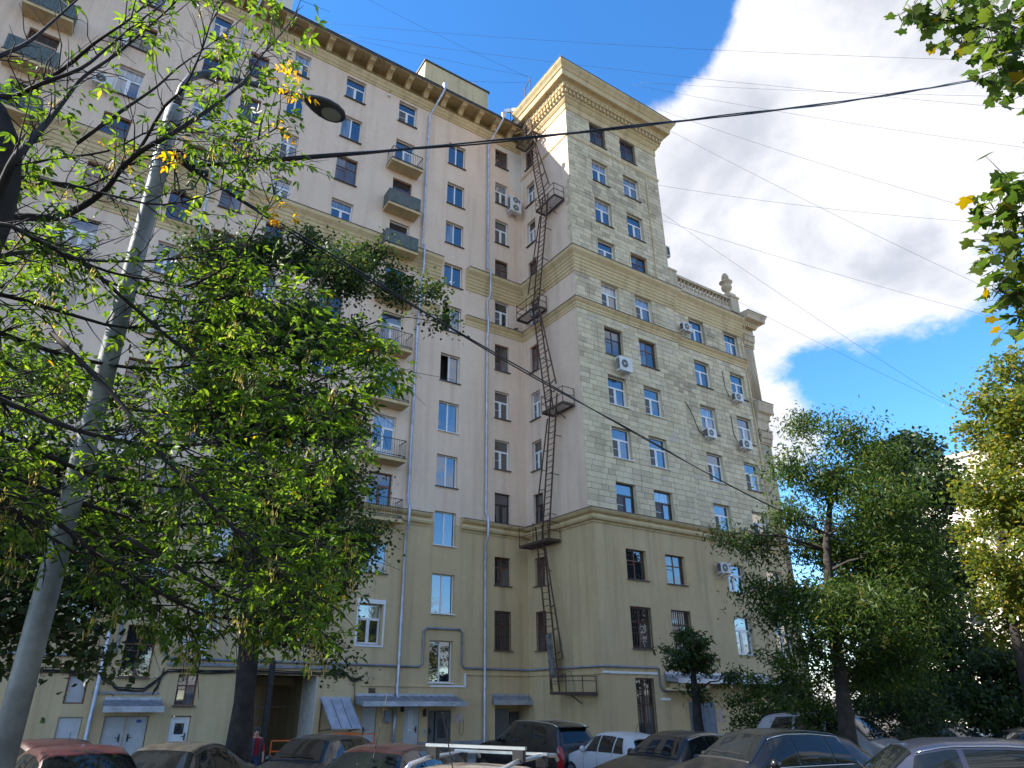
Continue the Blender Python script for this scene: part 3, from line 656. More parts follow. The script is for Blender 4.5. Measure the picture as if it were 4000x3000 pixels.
b = MB(); b.tube([(15.0, 31.84, 1.75), (15.0, 31.84, -.4)], .075, 10); b.build('drainpipe', 'galv', BLD, True)
b = MB(); b.tube([(30.15, Y2-.06, 37), (30.15, Y2-.06, 27.7)], .035, 6); b.build('rain_pipe', 'trim', BLD); b = MB(); b.tube([(38.45, Y2R-.5, 27.5), (38.45, Y2R-.5, 26.0), (38.45, Y2R-.06, 25.7), (38.45, Y2R-.06, 24.3), (38.45, Y2R-.3, 24.1), (38.45, Y2R-.3, 23.5), (38.45, Y2R-.06, 23.2), (38.45, Y2R-.06, 11.2)], .04, 6); b.build('rain_pipe', 'trim', BLD)

# ---- balconies
def balcony(xc, k, kind, depth=.92):
    z = SILL[k]-.80; w = 2.2; a = MB(); x0 = xc-w/2
    bal = a.box(x0, D-depth, z-.20, x0+w, D, z-.02).build('balcony', 'trim', BLD)
    a = MB(); a.box(x0-.03, D-depth-.03, z-.0195, x0+w+.03, D-.001, z+.012); a.build('slab_cover', 'tin', bal)
    g = MB(); y0 = D-depth+.03; xa, xb = x0+.04, x0+w-.04; h = 1.0
    for (p, q) in (((xa, D-.01), (xa, y0)), ((xa, y0), (xb, y0)), ((xb, y0), (xb, D-.01))):
        for zz in (h, .12):
            g.beam((*p, z+zz), (*q, z+zz), .035, .03)
        n = max(2, int((Vector(q)-Vector(p)).length/.13))
        for i in range(n+1):
            t = Vector(p).lerp(Vector(q), i/n); g.beam((t.x, t.y, z+.02), (t.x, t.y, z+h), .014)
    g.build('railing', 'iron', bal)
    if kind == 'sheet':
        s = MB(); n = 34; pts = []
        run = [(xa, D-.05), (xa-.02, y0-.03), (xb+.02, y0-.03), (xb, D-.05)]
        for (p, q) in zip(run[:-1], run[1:]):
            L = (Vector(q)-Vector(p)).length; m_ = int(L/.075); nrm_ = Vector((Vector(q)-Vector(p)).normalized().yx); nrm_.x, nrm_.y = nrm_.x, -nrm_.y
            for i in range(m_):
                t = Vector(p).lerp(Vector(q), i/m_); pts.append((t.x+nrm_.x*(.035 if i % 2 else -.0), t.y+nrm_.y*(.035 if i % 2 else 0)))
        nn = len(pts); s.v = [(x_, y_, z+.06) for x_, y_ in pts]+[(x_, y_, z+.98) for x_, y_ in pts]
        s.f = [(i, i+1, i+1+nn, i+nn) for i in range(nn-1)]; s.m = [0]*(nn-1); s.build('corrugated_panel', 'corr', bal)
    return bal
for k in range(2, 10): balcony(13.35, k, 'sheet' if k in (8, 7) else 'bars')
for k in range(2, 11): balcony(-6.65, k, 'sheet' if k != 10 else 'bars')

# ---- balustrade terrace on the lower wing of the tower
b = MB(); b.box(31.5, Y2R+.02, 28.06, 38.74, Y2R+.42, 28.42); b.box(31.6, Y2R+.0, 29.12, 38.2, Y2R+.40, 29.32); b.build('parapet', 'carved', BLD)
b = MB(); b.box(31.52, Y2R-.06, 28.1, 32.35, Y2R+.5, 29.40); b.box(31.50, Y2R-.10, 29.405, 32.42, Y2R+.55, 29.55); b.build('pedestal', 'carved', BLD)
b = MB(); b.box(37.98, Y2R-.08, 28.1, 38.86, Y2R+.80, 29.36); b.box(37.90, Y2R-.14, 29.365, 38.95, Y2R+.90, 29.52); b.box(38.0, Y2R, 29.525, 38.8, Y2R+.8, 29.80); b.build('pedestal', 'carved', BLD)
bl = MB(); bl.lathe([(.12, 0), (.12, .06), (.06, .09), (.11, .20), (.13, .30), (.10, .42), (.055, .54), (.06, .58), (.11, .62), (.11, .70)], (0, 0, 0), 10); blm = bl.mesh('baluster', 'carved', True)
for i in range(15): link('baluster', blm, BLD, (32.62+i*.37, Y2R+.2, 28.42))
u = thing('stone_urn', 'stone urn with pine cone finial on the balustrade end pedestal', 'urn', (38.4, Y2R+.4, 29.80))
b = MB(); b.lathe([(.30, 0), (.30, .08), (.18, .12), (.13, .22), (.22, .34), (.36, .52), (.40, .70), (.34, .86), (.26, .95), (.46, 1.08), (.50, 1.16), (.30, 1.20), (.12, 1.24)], (0, 0, 0), 20); b.build('bowl', 'carved', u, True)
b = MB(); b.lathe([(.10, 1.24), (.20, 1.34), (.24, 1.52), (.22, 1.74), (.14, 1.92), (.0, 2.0)], (0, 0, 0), 12)
for i in range(6):
    for j in range(9):
        a = 2*math.pi*(j+.5*(i % 2))/9; r_ = [.19, .23, .24, .22, .18, .12][i]; b.box(math.cos(a)*r_-.03, math.sin(a)*r_-.03, 1.32+i*.1, math.cos(a)*r_+.03, math.sin(a)*r_+.03, 1.39+i*.1)
b.build('finial', 'carved', u)
f = thing('roof_railing', 'thin wrought iron railing of arched panels behind the stone balustrade', 'railing', (0, 0, 0))
for i in range(5):
    b = MB(); xa = 31.7+i*1.28; xb = xa+1.22; yy = Y2R+.75
    b.tube([(xa+(xb-xa)*t, yy, 29.45+.42*math.sin(math.pi*(.15+.7*t))) for t in np.linspace(0, 1, 9)], .014, 5)
    for j in range(11):
        t = (j+.5)/11; b.tube([(xa+(xb-xa)*t, yy, 28.9), (xa+(xb-xa)*t, yy, 29.45+.40*math.sin(math.pi*(.15+.7*t)))], .008, 4)
    b.tube([(xa, yy, 28.05), (xa, yy, 29.85)], .014, 5); b.tube([(xa, yy, 29.25), (xb, yy, 29.25)], .01, 4); b.build('panel', 'iron', f)
an = thing('roof_antenna', 'small television antenna mast on the terrace behind the balustrade', 'antenna', (32.5, Y2R+1.0, 28.1))
b = MB(); b.tube([(0, 0, 0), (0, 0, 3.0)], .018, 6)
for j in range(4): b.tube([(-.2+.02*j, 0, 2.5+.13*j), (.25-.02*j, .1, 2.5+.13*j)], .008, 4)
b.build('mast', 'iron', an)

# ---- corner order : two tiers of fluted pilasters with capitals
def pilaster(x0, x1, y, z0, z1, cap):
    p = MB(); p.box(x0, y, z0, x1, y+.9, z1); o = p.build('pilaster', 'carved', BLD)
    w = (x1-x0-.12)/6
    for i in range(6):
        f_ = MB(); xa = x0+.06+i*w; f_.tube([(xa+w/2, y-.01, z0+.15), (xa+w/2, y-.01, z1-.1)], w*.34, 8); f_.build('flute', 'carved', o, True)
    c = MB()
    c.box(x0-.06, y-.08, z1, x1+.06, y+.96, z1+.10)
    for row in range(2):
        for i in range(4):
            xa = x0+(x1-x0)*(i+.5)/4; c.prism([(-.13, 0), (.13, 0), (.16, .30), (.06, .46), (-.06, .46), (-.16, .30)], lambda a, zz, d_, xa=xa, row=row: (xa+a, y-.05-.10*row-d_*(1+zz*1.2), z1+.12+row*.30+zz), .0, .09)
    for s in (x0, x1): c.tube([(s+.13*math.cos(a)*(1-a/9), y-.16, z1+.82+.13*math.sin(a)*(1-a/9)) for a in np.linspace(0, 7, 16)], .045, 6)
    c.box(x0-.10, y-.22, z1+.98, x1+.16, y+1.0, z1+1.10); c.build('capital', 'carved', o)
    return o
pilaster(38.80, 39.95, Y2R+.12, 21.2, 25.5, True)
pilaster(38.80, 39.95, Y2R+.05, 8.0, 17.9, True)
def entab(z0, z1, prot, x1, dent=True):
    b = MB(); k = [(0, z0), (.05, z0), (.05, z0+(z1-z0)*.3), (prot*.35, z0+(z1-z0)*.38), (prot*.4, z0+(z1-z0)*.55), (prot*.85, z0+(z1-z0)*.62), (prot*.9, z0+(z1-z0)*.82), (prot, z0+(z1-z0)*.92), (prot, z1), (0, z1)]
    moulding('corner_cornice', [(38.74, Y2R+.02), (x1, Y2R+.02), (x1, Y2R+1.6)], k, 'carved')
entab(26.6, 28.1, .85, 40.0); entab(19.0, 21.0, .42, 39.95)
for i in range(5): link('dentil', dme, BLD, (38.95+i*.25, Y2R-.2, 26.95))
b = MB(); b.box(38.76, Y2R+.14, -.8, 39.9, Y2R+1.2, 8.0); b.build('corner_pier', 'carved', BLD)
for (za, zb) in ((17.9, 21.2), (25.5, 28.05)): b = MB(); b.box(38.75, Y2R+.14, za, 39.9, Y2R+1.2, zb); b.build('corner_pier', 'carved', BLD)
# ================================================================ ground-floor fittings of the building
def doorleaf(name, x0, x1, z0, z1, mt, y=D+.1, handle_left=False, glass=None, parent=BLD):
    b = MB(); b.box(x0+.01, y, z0, x1-.01, y+.05, z1-.01); t = .05
    b.box(x0+.01, y-.03, z0, x0+.01+t, y-.001, z1-.01); b.box(x1-.01-t, y-.03, z0, x1-.01, y-.001, z1-.01); b.box(x0+.01+t, y-.03, z1-.01-t, x1-.01-t, y-.001, z1-.01)
    d = b.build(name, mt, parent)
    hx = x0+.12 if handle_left else x1-.12; s = 1 if handle_left else -1
    h = MB(); h.box(hx-.02, y-.045, z0+.86, hx+.02, y-.002, z0+1.12); h.tube([(hx, y-.06, z0+1.0), (hx+s*.14, y-.06, z0+1.0)], .014, 6); h.build('handle', 'iron', d)
    if glass:
        g = MB(); g.box(glass[0], y-.012, glass[1], glass[2], y-.003, glass[3]); g.build('pane', 'glass_old', d)
    return d
doorleaf('door', 2.84, 3.58, -.5, 1.24, 'whitedoor', D+.15); doorleaf('door', 3.66, 4.38, -.5, 1.24, 'whitedoor', D+.15, True)
b = MB(); b.box(3.58, D+.12, -.5, 3.66, D+.2, 1.25); b.build('door_post', 'pink', BLD)
b = MB(); b.box(3.98, D+.112, 1.02, 4.16, D+.117, 1.12); b.build('notice', 'bluelogo', BLD)
d = doorleaf('door', 5.22, 5.97, -.5, 1.22, 'pvc', D+.16, False, (5.43, .58, 5.78, .98))
doorleaf('door', 13.43, 14.11, -.4, 1.56, 'whitedoor', D+.09, True)
doorleaf('door', 15.55, 16.34, -.4, 1.58, 'whitedoor', D+.07)
d = doorleaf('door', 16.85, 18.10, -.5, 1.39, 'greydoor', D+.07, True, (17.42, .18, 17.92, 1.12))
b = MB(); b.box(17.22, D+.03, -.5, 17.26, D+.066, 1.33); b.build('door_seam', 'dark', d)
for (za, zb) in ((1.18, 1.42), (.88, 1.14), (.56, .84)):
    b = MB(); b.box(15.80, D+.064, za-.02, 16.06, D+.068, zb-.02); b.cur = 1
    for i in range(4): b.box(15.83, D+.0605, zb-.07-i*.05, 16.03, D+.0635, zb-.055-i*.05)
    b.build('notice', ['paper', 'ink'], BLD)
b = MB()
for i in range(16): b.box(1.31, D+.10-.004*(i % 2), 1.71+i*.0625, 1.97, D+.12, 1.71+(i+1)*.0625-.008)
b.build('louvre_shutter', 'whitedoor', BLD)
b = MB(); b.box(1.29, D+.02, 1.69, 1.35, D+.098, 2.72); b.box(1.93, D+.02, 1.69, 1.99, D+.098, 2.72); b.box(1.35, D+.02, 2.66, 1.93, D+.098, 2.72); b.box(1.35, D+.02, 1.69, 1.93, D+.098, 1.74); b.build('shutter_frame', 'wood', BLD)
b = MB(); b.box(1.31, D+.08, -.2, 2.06, D+.1, 1.22); b.build('steel_shutter', 'whitedoor', BLD)
# shutter-box window
b = MB(); b.box(12.74, D-.06, 6.16, 14.22, D+.10, 6.36); b.box(12.74, D-.04, 4.27, 12.82, D+.12, 6.158); b.box(14.14, D-.04, 4.27, 14.22, D+.12, 6.158); b.box(12.74, D-.05, 4.17, 14.22, D+.1, 4.265); b.build('roller_shutter_box', 'pvc', BLD)
# archway passage
b = MB()
b.quad((7.67, D, -1.2), (7.67, 46.2, -1.2), (7.67, 46.2, 2.84), (7.67, D, 2.84)); b.quad((11.13, D+2, -1.2), (11.13, 46.2, -1.2), (11.13, 46.2, 2.84), (11.13, D+2, 2.84)); b.quad((7.67, D, 2.84), (7.67, 46.2, 2.84), (11.13, 46.2, 2.84), (11.13, D, 2.84))
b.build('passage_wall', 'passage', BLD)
b = MB(); b.box(11.10, D+.002, -1.1, 11.128, D+2.0, 2.835); b.build('passage_jamb', 'oldwhite', BLD)
for yy in (D+3.2, D+6.4, D+9.6):
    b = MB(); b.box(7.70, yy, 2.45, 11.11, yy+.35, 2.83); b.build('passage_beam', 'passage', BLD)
b = MB(); b.tube([(7.9, D+3.1, 1.5), (11.0, D+3.1, 1.52)], .02, 6); b.box(8.3, D+3.0, 2.0, 8.75, D+3.15, 2.4); b.build('passage_pipe', 'conduit', BLD)
# niche entrance
b = MB(); b.quad((20.70, D+1.1, -1), (22.90, D+1.1, -1), (22.90, D+1.1, 1.74), (20.70, D+1.1, 1.74)); b.build('niche_wall', 'plaster_low', BLD)
b = MB(); b.box(20.76, D+.25, -.6, 21.72, D+.30, 1.45); b.build('door', 'greydoor', BLD)
b = MB(); b.box(22.3, D+1.02, -.6, 22.88, D+1.07, 1.3); b.build('door', 'greydoor', BLD)
# plinth
for (a, c) in ((-32, 1.25), (4.42, 5.18), (6.02, 7.66), (11.14, 13.38), (14.15, 15.51), (16.38, 16.81), (18.14, 20.68)):
    b = MB(); b.box(a, D-.09, -1, c, D-.004, 0.0); b.add([(a, D-.09, 0), (c, D-.09, 0), (c, D-.004, .05), (a, D-.004, .05)], [(0, 1, 2, 3)]); b.build('plinth', 'plinth', BLD)
# canopies
def canopy(x0, x1, z, depth, y=D, parts=4, gutter='galv', name='canopy'):
    b = MB(); b.add([(x0, y-depth, z-.02), (x1, y-depth, z-.02), (x1, y-.01, z+.22), (x0, y-.01, z+.22), (x0, y-depth, z-.20), (x1, y-depth, z-.20), (x1, y-.01, z-.12), (x0, y-.01, z-.12)], [(0,1,2,3),(7,6,5,4),(0,4,5,1),(1,5,6,2),(2,6,7,3),(3,7,4,0)])
    o = b.build(name, 'conduit', BLD)
    b = MB(); b.box(x0-.03, y-depth-.04, z-.21, x1+.03, y-depth-.003, z+.0); b.build('fascia', gutter, o)
    for i in range(1, parts):
        xx = x0+(x1-x0)*i/parts; s = MB(); s.beam((xx, y-depth+.02, z-.005), (xx, y-.06, z+.22), .03, .035); s.build('seam', 'conduit', o)
    b = MB(); b.box(x0+.02, y-.05, z+.20, x1-.05, y-.012, z+.32); b.build('flashing', 'galv', o); return o
canopy(2.66, 4.75, 1.62, .75, parts=5); canopy(13.0, 18.35, 1.82, 1.05, parts=11); canopy(20.5, 22.9, 1.86, .28, parts=3)
o = canopy(27.0, 35.2, 2.95, .9, Y2L, parts=5)
for i in range(5):
    xx = 27.3+i*1.75; b = MB(); b.box(xx, Y2L-.85, 2.52, xx+.18, Y2L-.001, 2.745); b.build('beam', 'trim', o)
b = MB(); b.box(26.95, Y2L-.8, 2.4, 29.0, Y2L-.002, 2.52); b.build('canopy_box', 'trim', BLD)
b = MB(); b.box(28.55, Y2L-.06, -.55, 30.35, Y2L-.002, 1.88); b.box(28.57, Y2L-.085, -.5, 29.43, Y2L-.061, 1.84); b.box(29.47, Y2L-.085, -.5, 30.33, Y2L-.061, 1.84); b.build('double_door', 'bluedoor', BLD)
b = MB(); b.box(30.5, Y2L-.02, .95, 31.05, Y2L-.002, 1.5); b.build('wall_board', 'pink', BLD)
b = MB(); b.box(18.17, D-.02, .84, 18.86, D-.002, 1.25); b.cur = 1; b.tube([(18.62, D-.03, .95), (18.58, D-.05, .4), (18.70, D-.06, .28), (18.80, D-.05, .42), (18.80, D-.03, 1.0)], .008, 5); b.build('wall_board', ['pink', 'iron'], BLD)
b = MB()
for i in range(5): b.box(13.64, D-.02-.006*(i % 2), 2.15+i*.045, 13.98, D-.001, 2.185+i*.045)
b.build('air_vent', 'rust', BLD)
for (xx, zz) in ((15.35, 1.45), (16.55, 1.25)):
    b = MB(); b.box(xx, D-.14, zz-.1, xx+.12, D-.003, zz+.18); b.box(xx+.03, D-.2, zz+.181, xx+.09, D-.02, zz+.23); b.build('entry_lamp', 'blackmetal', BLD)
b = MB(); b.box(16.62, D-.03, .35, 16.74, D-.003, .62); b.cur = 1; b.box(16.64, D-.035, .42, 16.72, D-.0305, .56); b.build('intercom', ['galv', 'ink'], BLD)
b = MB(); b.box(14.5, D-.12, .9, 14.85, D-.003, 1.4); b.build('meter_box', 'conduit', BLD)
# sloping tin hood over the cellar steps
H = thing('cellar_hood', 'sloping blue grey metal hood over the cellar steps beside the archway', 'hood', (0, 0, 0))
b = MB(); b.add([(11.35, D-.03, 1.90), (12.75, D-.03, 1.90), (12.95, D-1.15, .75), (11.55, D-1.15, .75), (11.35, D-.03, 1.87), (12.75, D-.03, 1.87), (12.95, D-1.15, .71), (11.55, D-1.15, .71)], [(0,1,2,3),(7,6,5,4),(0,4,5,1),(1,5,6,2),(2,6,7,3),(3,7,4,0)]); b.build('sheet', 'galv', H)
for i in range(4):
    t = i/3; a = Vector((11.35+1.4*t, D-.03, 1.91)); c = Vector((11.55+1.4*t, D-1.15, .76)); b = MB(); b.beam(a, c, .03, .04); b.build('seam', 'conduit', H)
b = MB(); b.box(11.30, D-.05, 1.86, 12.80, D-.004, 1.99); b.build('flashing', 'galv', H)
b = MB(); b.beam((11.56, D-1.1, .72), (11.40, D-.02, .60), .04); b.beam((11.40, D-.05, .55), (11.40, D-.05, 1.85), .04); b.beam((12.9, D-1.1, .72), (12.8, D-.02, .6), .04); b.build('hood_frame', 'rust', H)
# orange railings beside the cellar
def orange_frame(name, x0, x1, y, z0, z1, label):
    o = thing(name, label, 'railing', (0, 0, 0))
    b = MB()
    for z in (z0, z1): b.beam((x0, y, z), (x1, y, z), .05, .05); 
    b.build('rail', 'orange', o)
    for i in range(3):
        x_ = x0+(x1-x0)*i/2; b = MB(); b.beam((x_, y, ground_z(y)+.0), (x_, y, z1), .05); b.build('post', 'orange', o)
    return o
orange_frame('orange_railing', 8.9, 10.35, D-1.6, -.02, .36, 'orange railing in front of the archway beside the standing person')
orange_frame('orange_railing', 12.35, 13.55, D-1.25, .16, .52, 'orange railing right of the sloping metal hood')
b = MB(); b.box(11.55, D-1.32, ground_z(30)+.0, 12.55, D-1.20, .58); b.cur = 0
tag(b.build('orange_barrier', 'orange'), 'orange metal barrier under the sloping metal hood', 'barrier')
b = MB(); b.tube([(6.55, D-1.2, -.62), (6.55, D-1.2, .05)], .05, 8); b.tube([(6.55, D-1.2, -.15), (6.85, D-1.2, -.12), (6.9, D-1.2, -.62)], .05, 8); tag(b.build('orange_post', 'orange'), 'bent orange steel post left of the archway', 'post')
b = MB(); b.box(8.75, D-.62, ground_z(31), 8.97, D-.48, 3.42); tag(b.build('gate_post', 'iron'), 'tall dark steel gate post in front of the archway', 'post')

# ---- conduits on the wall
def pipe(pts, r_, mt, name='conduit', n=8):
    b = MB(); b.tube(pts, r_, n); return b.build(name, mt, BLD, True)
y = D-.07
pipe([(-32, y, 3.30), (-1.9, y, 3.3)], .06, 'conduit')
pipe([(2.72, y, 5.2), (2.72, y, 3.55), (2.60, y, 3.42), (1.0, y, 3.4), (-1.9, y, 3.4)], .055, 'conduit')
pipe([(4.45, y, 5.1), (4.45, y, 3.65), (4.62, y, 3.40), (16.20, y, 3.36), (16.38, y, 3.50), (16.38, y, 5.02), (16.55, y, 5.19), (18.48, y, 5.21), (18.63, y, 5.05), (18.63, y, 3.52), (18.80, y, 3.36), (XC-.07, y, 3.35), (XC-.07, Y2L-.07, 3.42), (26.6, Y2L-.07, 3.44), (26.62, Y2L-.07, 2.6), (26.78, Y2L-.07, 2.4), (27.4, Y2L-.07, 2.38)], .055, 'conduit')
def duct(x0, x1, z, mt, h=.07, yy=D, dp=.06):
    b = MB(); b.box(x0, yy-dp, z-h/2, x1, yy-.002, z+h/2); return b.build('cable_duct', mt, BLD)
duct(4.7, 12.2, 3.19, 'conduit', .12, D, .1); duct(2.2, 4.6, 2.08, 'conduit', .09); duct(13.25, 16.85, 2.50, 'trim', .10); duct(16.85, 18.9, 2.50, 'pvc', .09)
b = MB(); b.box(18.84, D-.06, 2.55, 18.92, D-.002, 3.10); b.build('cable_duct', 'pvc', BLD); duct(18.95, 22.85, 3.08, 'trim', .09)
duct(22.95, 23.3, 3.17, 'pvc', .10, Y2L); duct(23.32, 26.5, 3.16, 'pvc', .10, Y2L); duct(26.6, 27.25, 2.0, 'pvc', .11, Y2L); duct(27.3, 35, 2.0, 'trim', .09, Y2L)
b = MB(); b.box(XC-.06, Y2L, 3.06, XC-.002, D-.01, 3.16); b.build('cable_duct', 'trim', BLD)
def bundle(pts, n, r_, spread, name='cable_bundle'):
    b = MB()
    for i in range(n):
        o = Vector((0, -.01-rng.random()*.03, (i-n/2)*spread)); q = []
        for j in range(len(pts)-1):
            a, c = Vector(pts[j]), Vector(pts[j+1])
            for t in (0, .33, .66): q.append(a.lerp(c, t)+o+Vector((0, 0, rng.gauss(0, spread*.6))))
        q.append(Vector(pts[-1])+o); b.tube(q, r_, 5)
    return b.build(name, 'cablem', BLD, True)
y = D-.04
bundle([(-10, y, 2.85), (1.0, y, 2.85), (2.2, y, 2.75), (2.7, y, 2.5), (3.05, y, 2.25), (4.0, y, 2.22), (4.45, y, 2.6), (4.75, y, 2.95), (6.2, y, 2.93), (7.6, y, 2.98), (9.3, y, 2.98), (11.1, y, 2.96), (12.4, y, 2.95)], 5, .016, .03)
bundle([(12.1, y, 3.18), (12.5, y, 2.95), (12.75, y, 2.72), (12.95, y, 2.72), (13.2, y, 2.80)], 5, .018, .03)
bundle([(12.9, y, 2.75), (12.95, y, 1.9), (12.9, y, 1.2), (12.85, y, .2)], 2, .014, .02)
bundle([(4.6, y, 3.0), (4.5, y, 2.4), (4.35, y, 2.12)], 4, .02, .05)
bundle([(13.2, y-.02, 2.75), (13.45, y-.1, 2.55), (13.55, y-.1, 2.8), (13.4, y-.05, 2.98), (13.15, y, 2.8)], 1, .01, .01)

# ================================================================ air conditioners
def ac_meshes(w, h, d, fans=1, logo=None, cover=False):
    c = MB(); c.box(-w/2, -d/2, 0, w/2, d/2, h)
    cm = c.mesh('casing', 'ac'); f = MB()
    R_ = min(w*.62, h/fans)*.44
    for i in range(fans):
        zc = h*(i+.5)/fans; xc = -w*.12 if fans == 1 else 0
        n = 20; ring = [(xc+R_*math.cos(a), -d/2-.004, zc+R_*math.sin(a)) for a in np.linspace(0, 2*math.pi, n+1)]
        f.cur = 0; f.add([(xc, -d/2-.002, zc)]+[(p[0], -d/2-.002, p[2]) for p in ring[:-1]], [(0, 1+j, 1+(j+1) % n) for j in range(n)])
        f.cur = 1
        for rr in (.25, .5, .75, 1.0): f.tube([(xc+R_*rr*math.cos(a), -d/2-.012, zc+R_*rr*math.sin(a)) for a in np.linspace(0, 2*math.pi, 15)], .006, 4, False)
        f.lathe([(.0, 0), (.001, 0)], (xc, -d/2, zc), 4)
        f.tube([(xc, -d/2-.004, zc), (xc, -d/2-.016, zc)], R_*.28, 12)
    if logo: f.cur = 2; f.box(w*.30, -d/2-.006, h*.60, w*.42, -d/2-.001, h*.80)
    for i in range(9): f.cur = 0; f.box(-w/2-.005, -d/2+.05+i*d*.09, h*.12, -w/2-.001, -d/2+.07+i*d*.09, h*.88)
    fm = f.mesh('fan_grille', ['acdark', 'ac', logo or 'ink'])
    b = MB()
    for s in (0,): b.beam((s*w*.33, -d/2-.03, -.03), (s*w*.33, d/2+.22, -.03), .04); b.beam((s*w*.33, d/2+.21, -.03), (s*w*.33, d/2+.21, -.30), .04); b.beam((s*w*.33, -d/2+.02, -.05), (s*w*.33, d/2+.2, -.28), .03)
    bm_ = b.mesh('wall_bracket', 'oldwhite'); t = None
    if cover: t = MB(); t.box(-w/2-.06, -d/2-.08, h+.03, w/2+.06, d/2+.2, h+.055); t.box(-w/2-.06, -d/2-.08, h-.02, w/2+.06, -d/2-.06, h+.029); t = t.mesh('rain_cover', 'galv')
    return cm, fm, bm_, t
ACS = {}
def ac(pl, u, z, label, w=.82, h=.56, d=.30, fans=1, logo=None, cover=False):
    key = (w, h, d, fans, logo, cover)
    if key not in ACS: ACS[key] = ac_meshes(*key)
    cm, fm, bm_, t = ACS[key]; o = thing('air_conditioner', label, 'air conditioner', PL[pl](u, z, -d/2-.22), 0, 'air conditioners on the facade')
    link('casing', cm, o); link('fan_grille', fm, o); [link('wall_bracket', bm_, o, (s_*w*.33, 0, 0)) for s_ in (-1, 1)]
    if t: link('rain_cover', t, o)
    return o
ac('F1', 22.05, 33.55, 'tall twin fan air conditioner near the inner corner of the facade', .92, 1.38, .36, 2, 'bluelogo')
ac('F2', 26.05, 19.72, 'large air conditioner between stone wall windows below a brown framed window', .98, .92, .36)
ac('F2R', 32.25, 24.45, 'small air conditioner with red logo just below the balustrade', .84, .58, .30, 1, 'red')
ac('F2R', 36.55, 20.35, 'small air conditioner under the tilted open window by the fluted pilaster', .80, .56, .30)
ac('F2R', 33.25, 17.05, 'dark grilled air conditioner with looped cable on the stone wall', .78, .60, .30, 1)
ac('F2R', 36.6, 16.95, 'air conditioner right of the looped cable unit near the corner', .90, .60, .32)
ac('F2LR', 32.35, 8.55, 'air conditioner on the cream wall beside a white window near the ash tree', .84, .58, .30, 1, 'bluelogo')
ac('F1', -3.62, 30.45, 'air conditioner left of a white window high behind the box elder branches', .86, .62, .32)
ac('F1', 1.15, 30.10, 'air conditioner directly under a white window behind the lamp post top', .86, .62, .32)
ac('F1', -3.55, 33.65, 'air conditioner beside a brown window near the top left branches', .86, .6, .3)
ac('F1', 5.55, 3.42, 'air conditioner with a tin rain cover beneath a ground floor window', .95, .66, .34, 1, None, True)
ac('F1', -3.3, 20.9, 'air conditioner under a white window at the left edge behind leaves', .86, .62, .32)
o = ac('F2', 31.75, 30.6, 'dark air conditioner on the tower flank above the balustrade', .8, .85, .30); o.location = (31.8, Y2+.45, 30.55); o.rotation_euler = (0, 0, math.pi/2)
for (pts) in ([(35.8, 22.6), (35.85, 21.4), (36.15, 20.7)], [(31.6, 19.4), (32.1, 18.7), (32.6, 17.5), (33.0, 17.3)], [(36.0, 19.3), (36.0, 18.0), (36.3, 17.5)]):
    b = MB(); b.tube([(u_, Y2R-.03, z_) for u_, z_ in pts], .022, 6); b.build('wall_cable', 'cablem', BLD, True)
# small wall devices
o = thing('security_camera', 'small white security camera hanging below the eaves moulding', 'camera', (12.0, D-.12, 39.35))
b = MB(); b.lathe([(.05, 0), (.11, .04), (.11, .12), (.06, .16)], (0, 0, -.1), 12); b.build('housing', 'pvc', o, True); b = MB(); b.tube([(0, 0, .06), (.05, .03, .5), (0, .1, .9)], .012, 5); b.build('cord', 'cablem', o)
p = thing('pigeon', 'grey pigeon resting on the ledge by the inner corner', 'pigeon', (22.2, D-.15, 24.12))
b = MB(); b.tube([(-.17, 0, .06), (-.08, 0, .09), (.02, 0, .11), (.10, 0, .13), (.14, 0, .19), (.17, 0, .215), (.215, 0, .205)], [.012, .045, .062, .055, .03, .03, .006], 10)
b.tube([(.02, .02, .05), (.03, .02, 0)], .008, 5); b.tube([(.02, -.02, .05), (.03, -.02, 0)], .008, 5); b.build('body', mat('pigeon_grey', (.06, .065, .075), .7), p, True)

# ================================================================ fire escape
FE = thing('fire_escape', 'dark iron fire escape zigzagging up the tower side wall', 'fire escape', (0, 0, 0))
XF = XC-.62      # centre line of the ladder in front of the wall
PLAT = [(28.95, 26.45, 2.22), (31.45, 28.75, 9.78), (28.98, 27.0, 17.15), (31.40, 29.25, 24.6), (28.98, 26.98, 31.85), (31.20, 29.25, 39.35)]
for i, (ya, yb, z) in enumerate(PLAT):
    p = MB(); x0, x1 = XC-.94, XC-.12
    for xx in (x0, x1): p.beam((xx, ya, z), (xx, yb, z), .06, .14)
    for yy in (ya, yb): p.beam((x0, yy, z), (x1, yy, z), .06, .14)
    pl = p.build('platform', 'rust', FE)
    s = MB(); n = int(abs(ya-yb)/.12)
    for j in range(1, n):
        yy = ya+(yb-ya)*j/n; s.beam((x0+.03, yy, z+.03), (x1-.03, yy, z+.03), .045, .02)
    tag(s.build('slats', 'rust', pl), kind='stuff')
    g = MB(); zt = z+1.0 if i else z+.75
    for (a, c) in (((x0, ya), (x0, yb)), ((x0, yb), (x1, yb)), ((x0, ya), (x1, ya))):
        for zz in (zt, z+.55): g.beam((*a, zz), (*c, zz-(.06 if i % 2 else 0)), .032)
    for q in ((x0, ya), (x0, yb), (x0, (ya+yb)/2), (x1, yb)): g.beam((*q, z), (*q, zt+(.02 if q[1] == yb else .12)), .032)
    g.build('guard_rail', 'rust', pl)
    k = MB(); k.beam((x0+.3, (ya+yb)/2, z-.08), (XC, (ya+yb)/2, z-.45), .04); k.build('support', 'rust', pl)
FL = [(28.93, 2.3, 30.00, 9.85), (29.42, 9.85, 28.20, 17.2), (28.60, 17.2, 29.82, 24.65), (29.75, 24.65, 28.30, 31.9), (28.50, 31.9, 29.95, 39.4), (29.95, 39.4, 30.35, 43.2)]
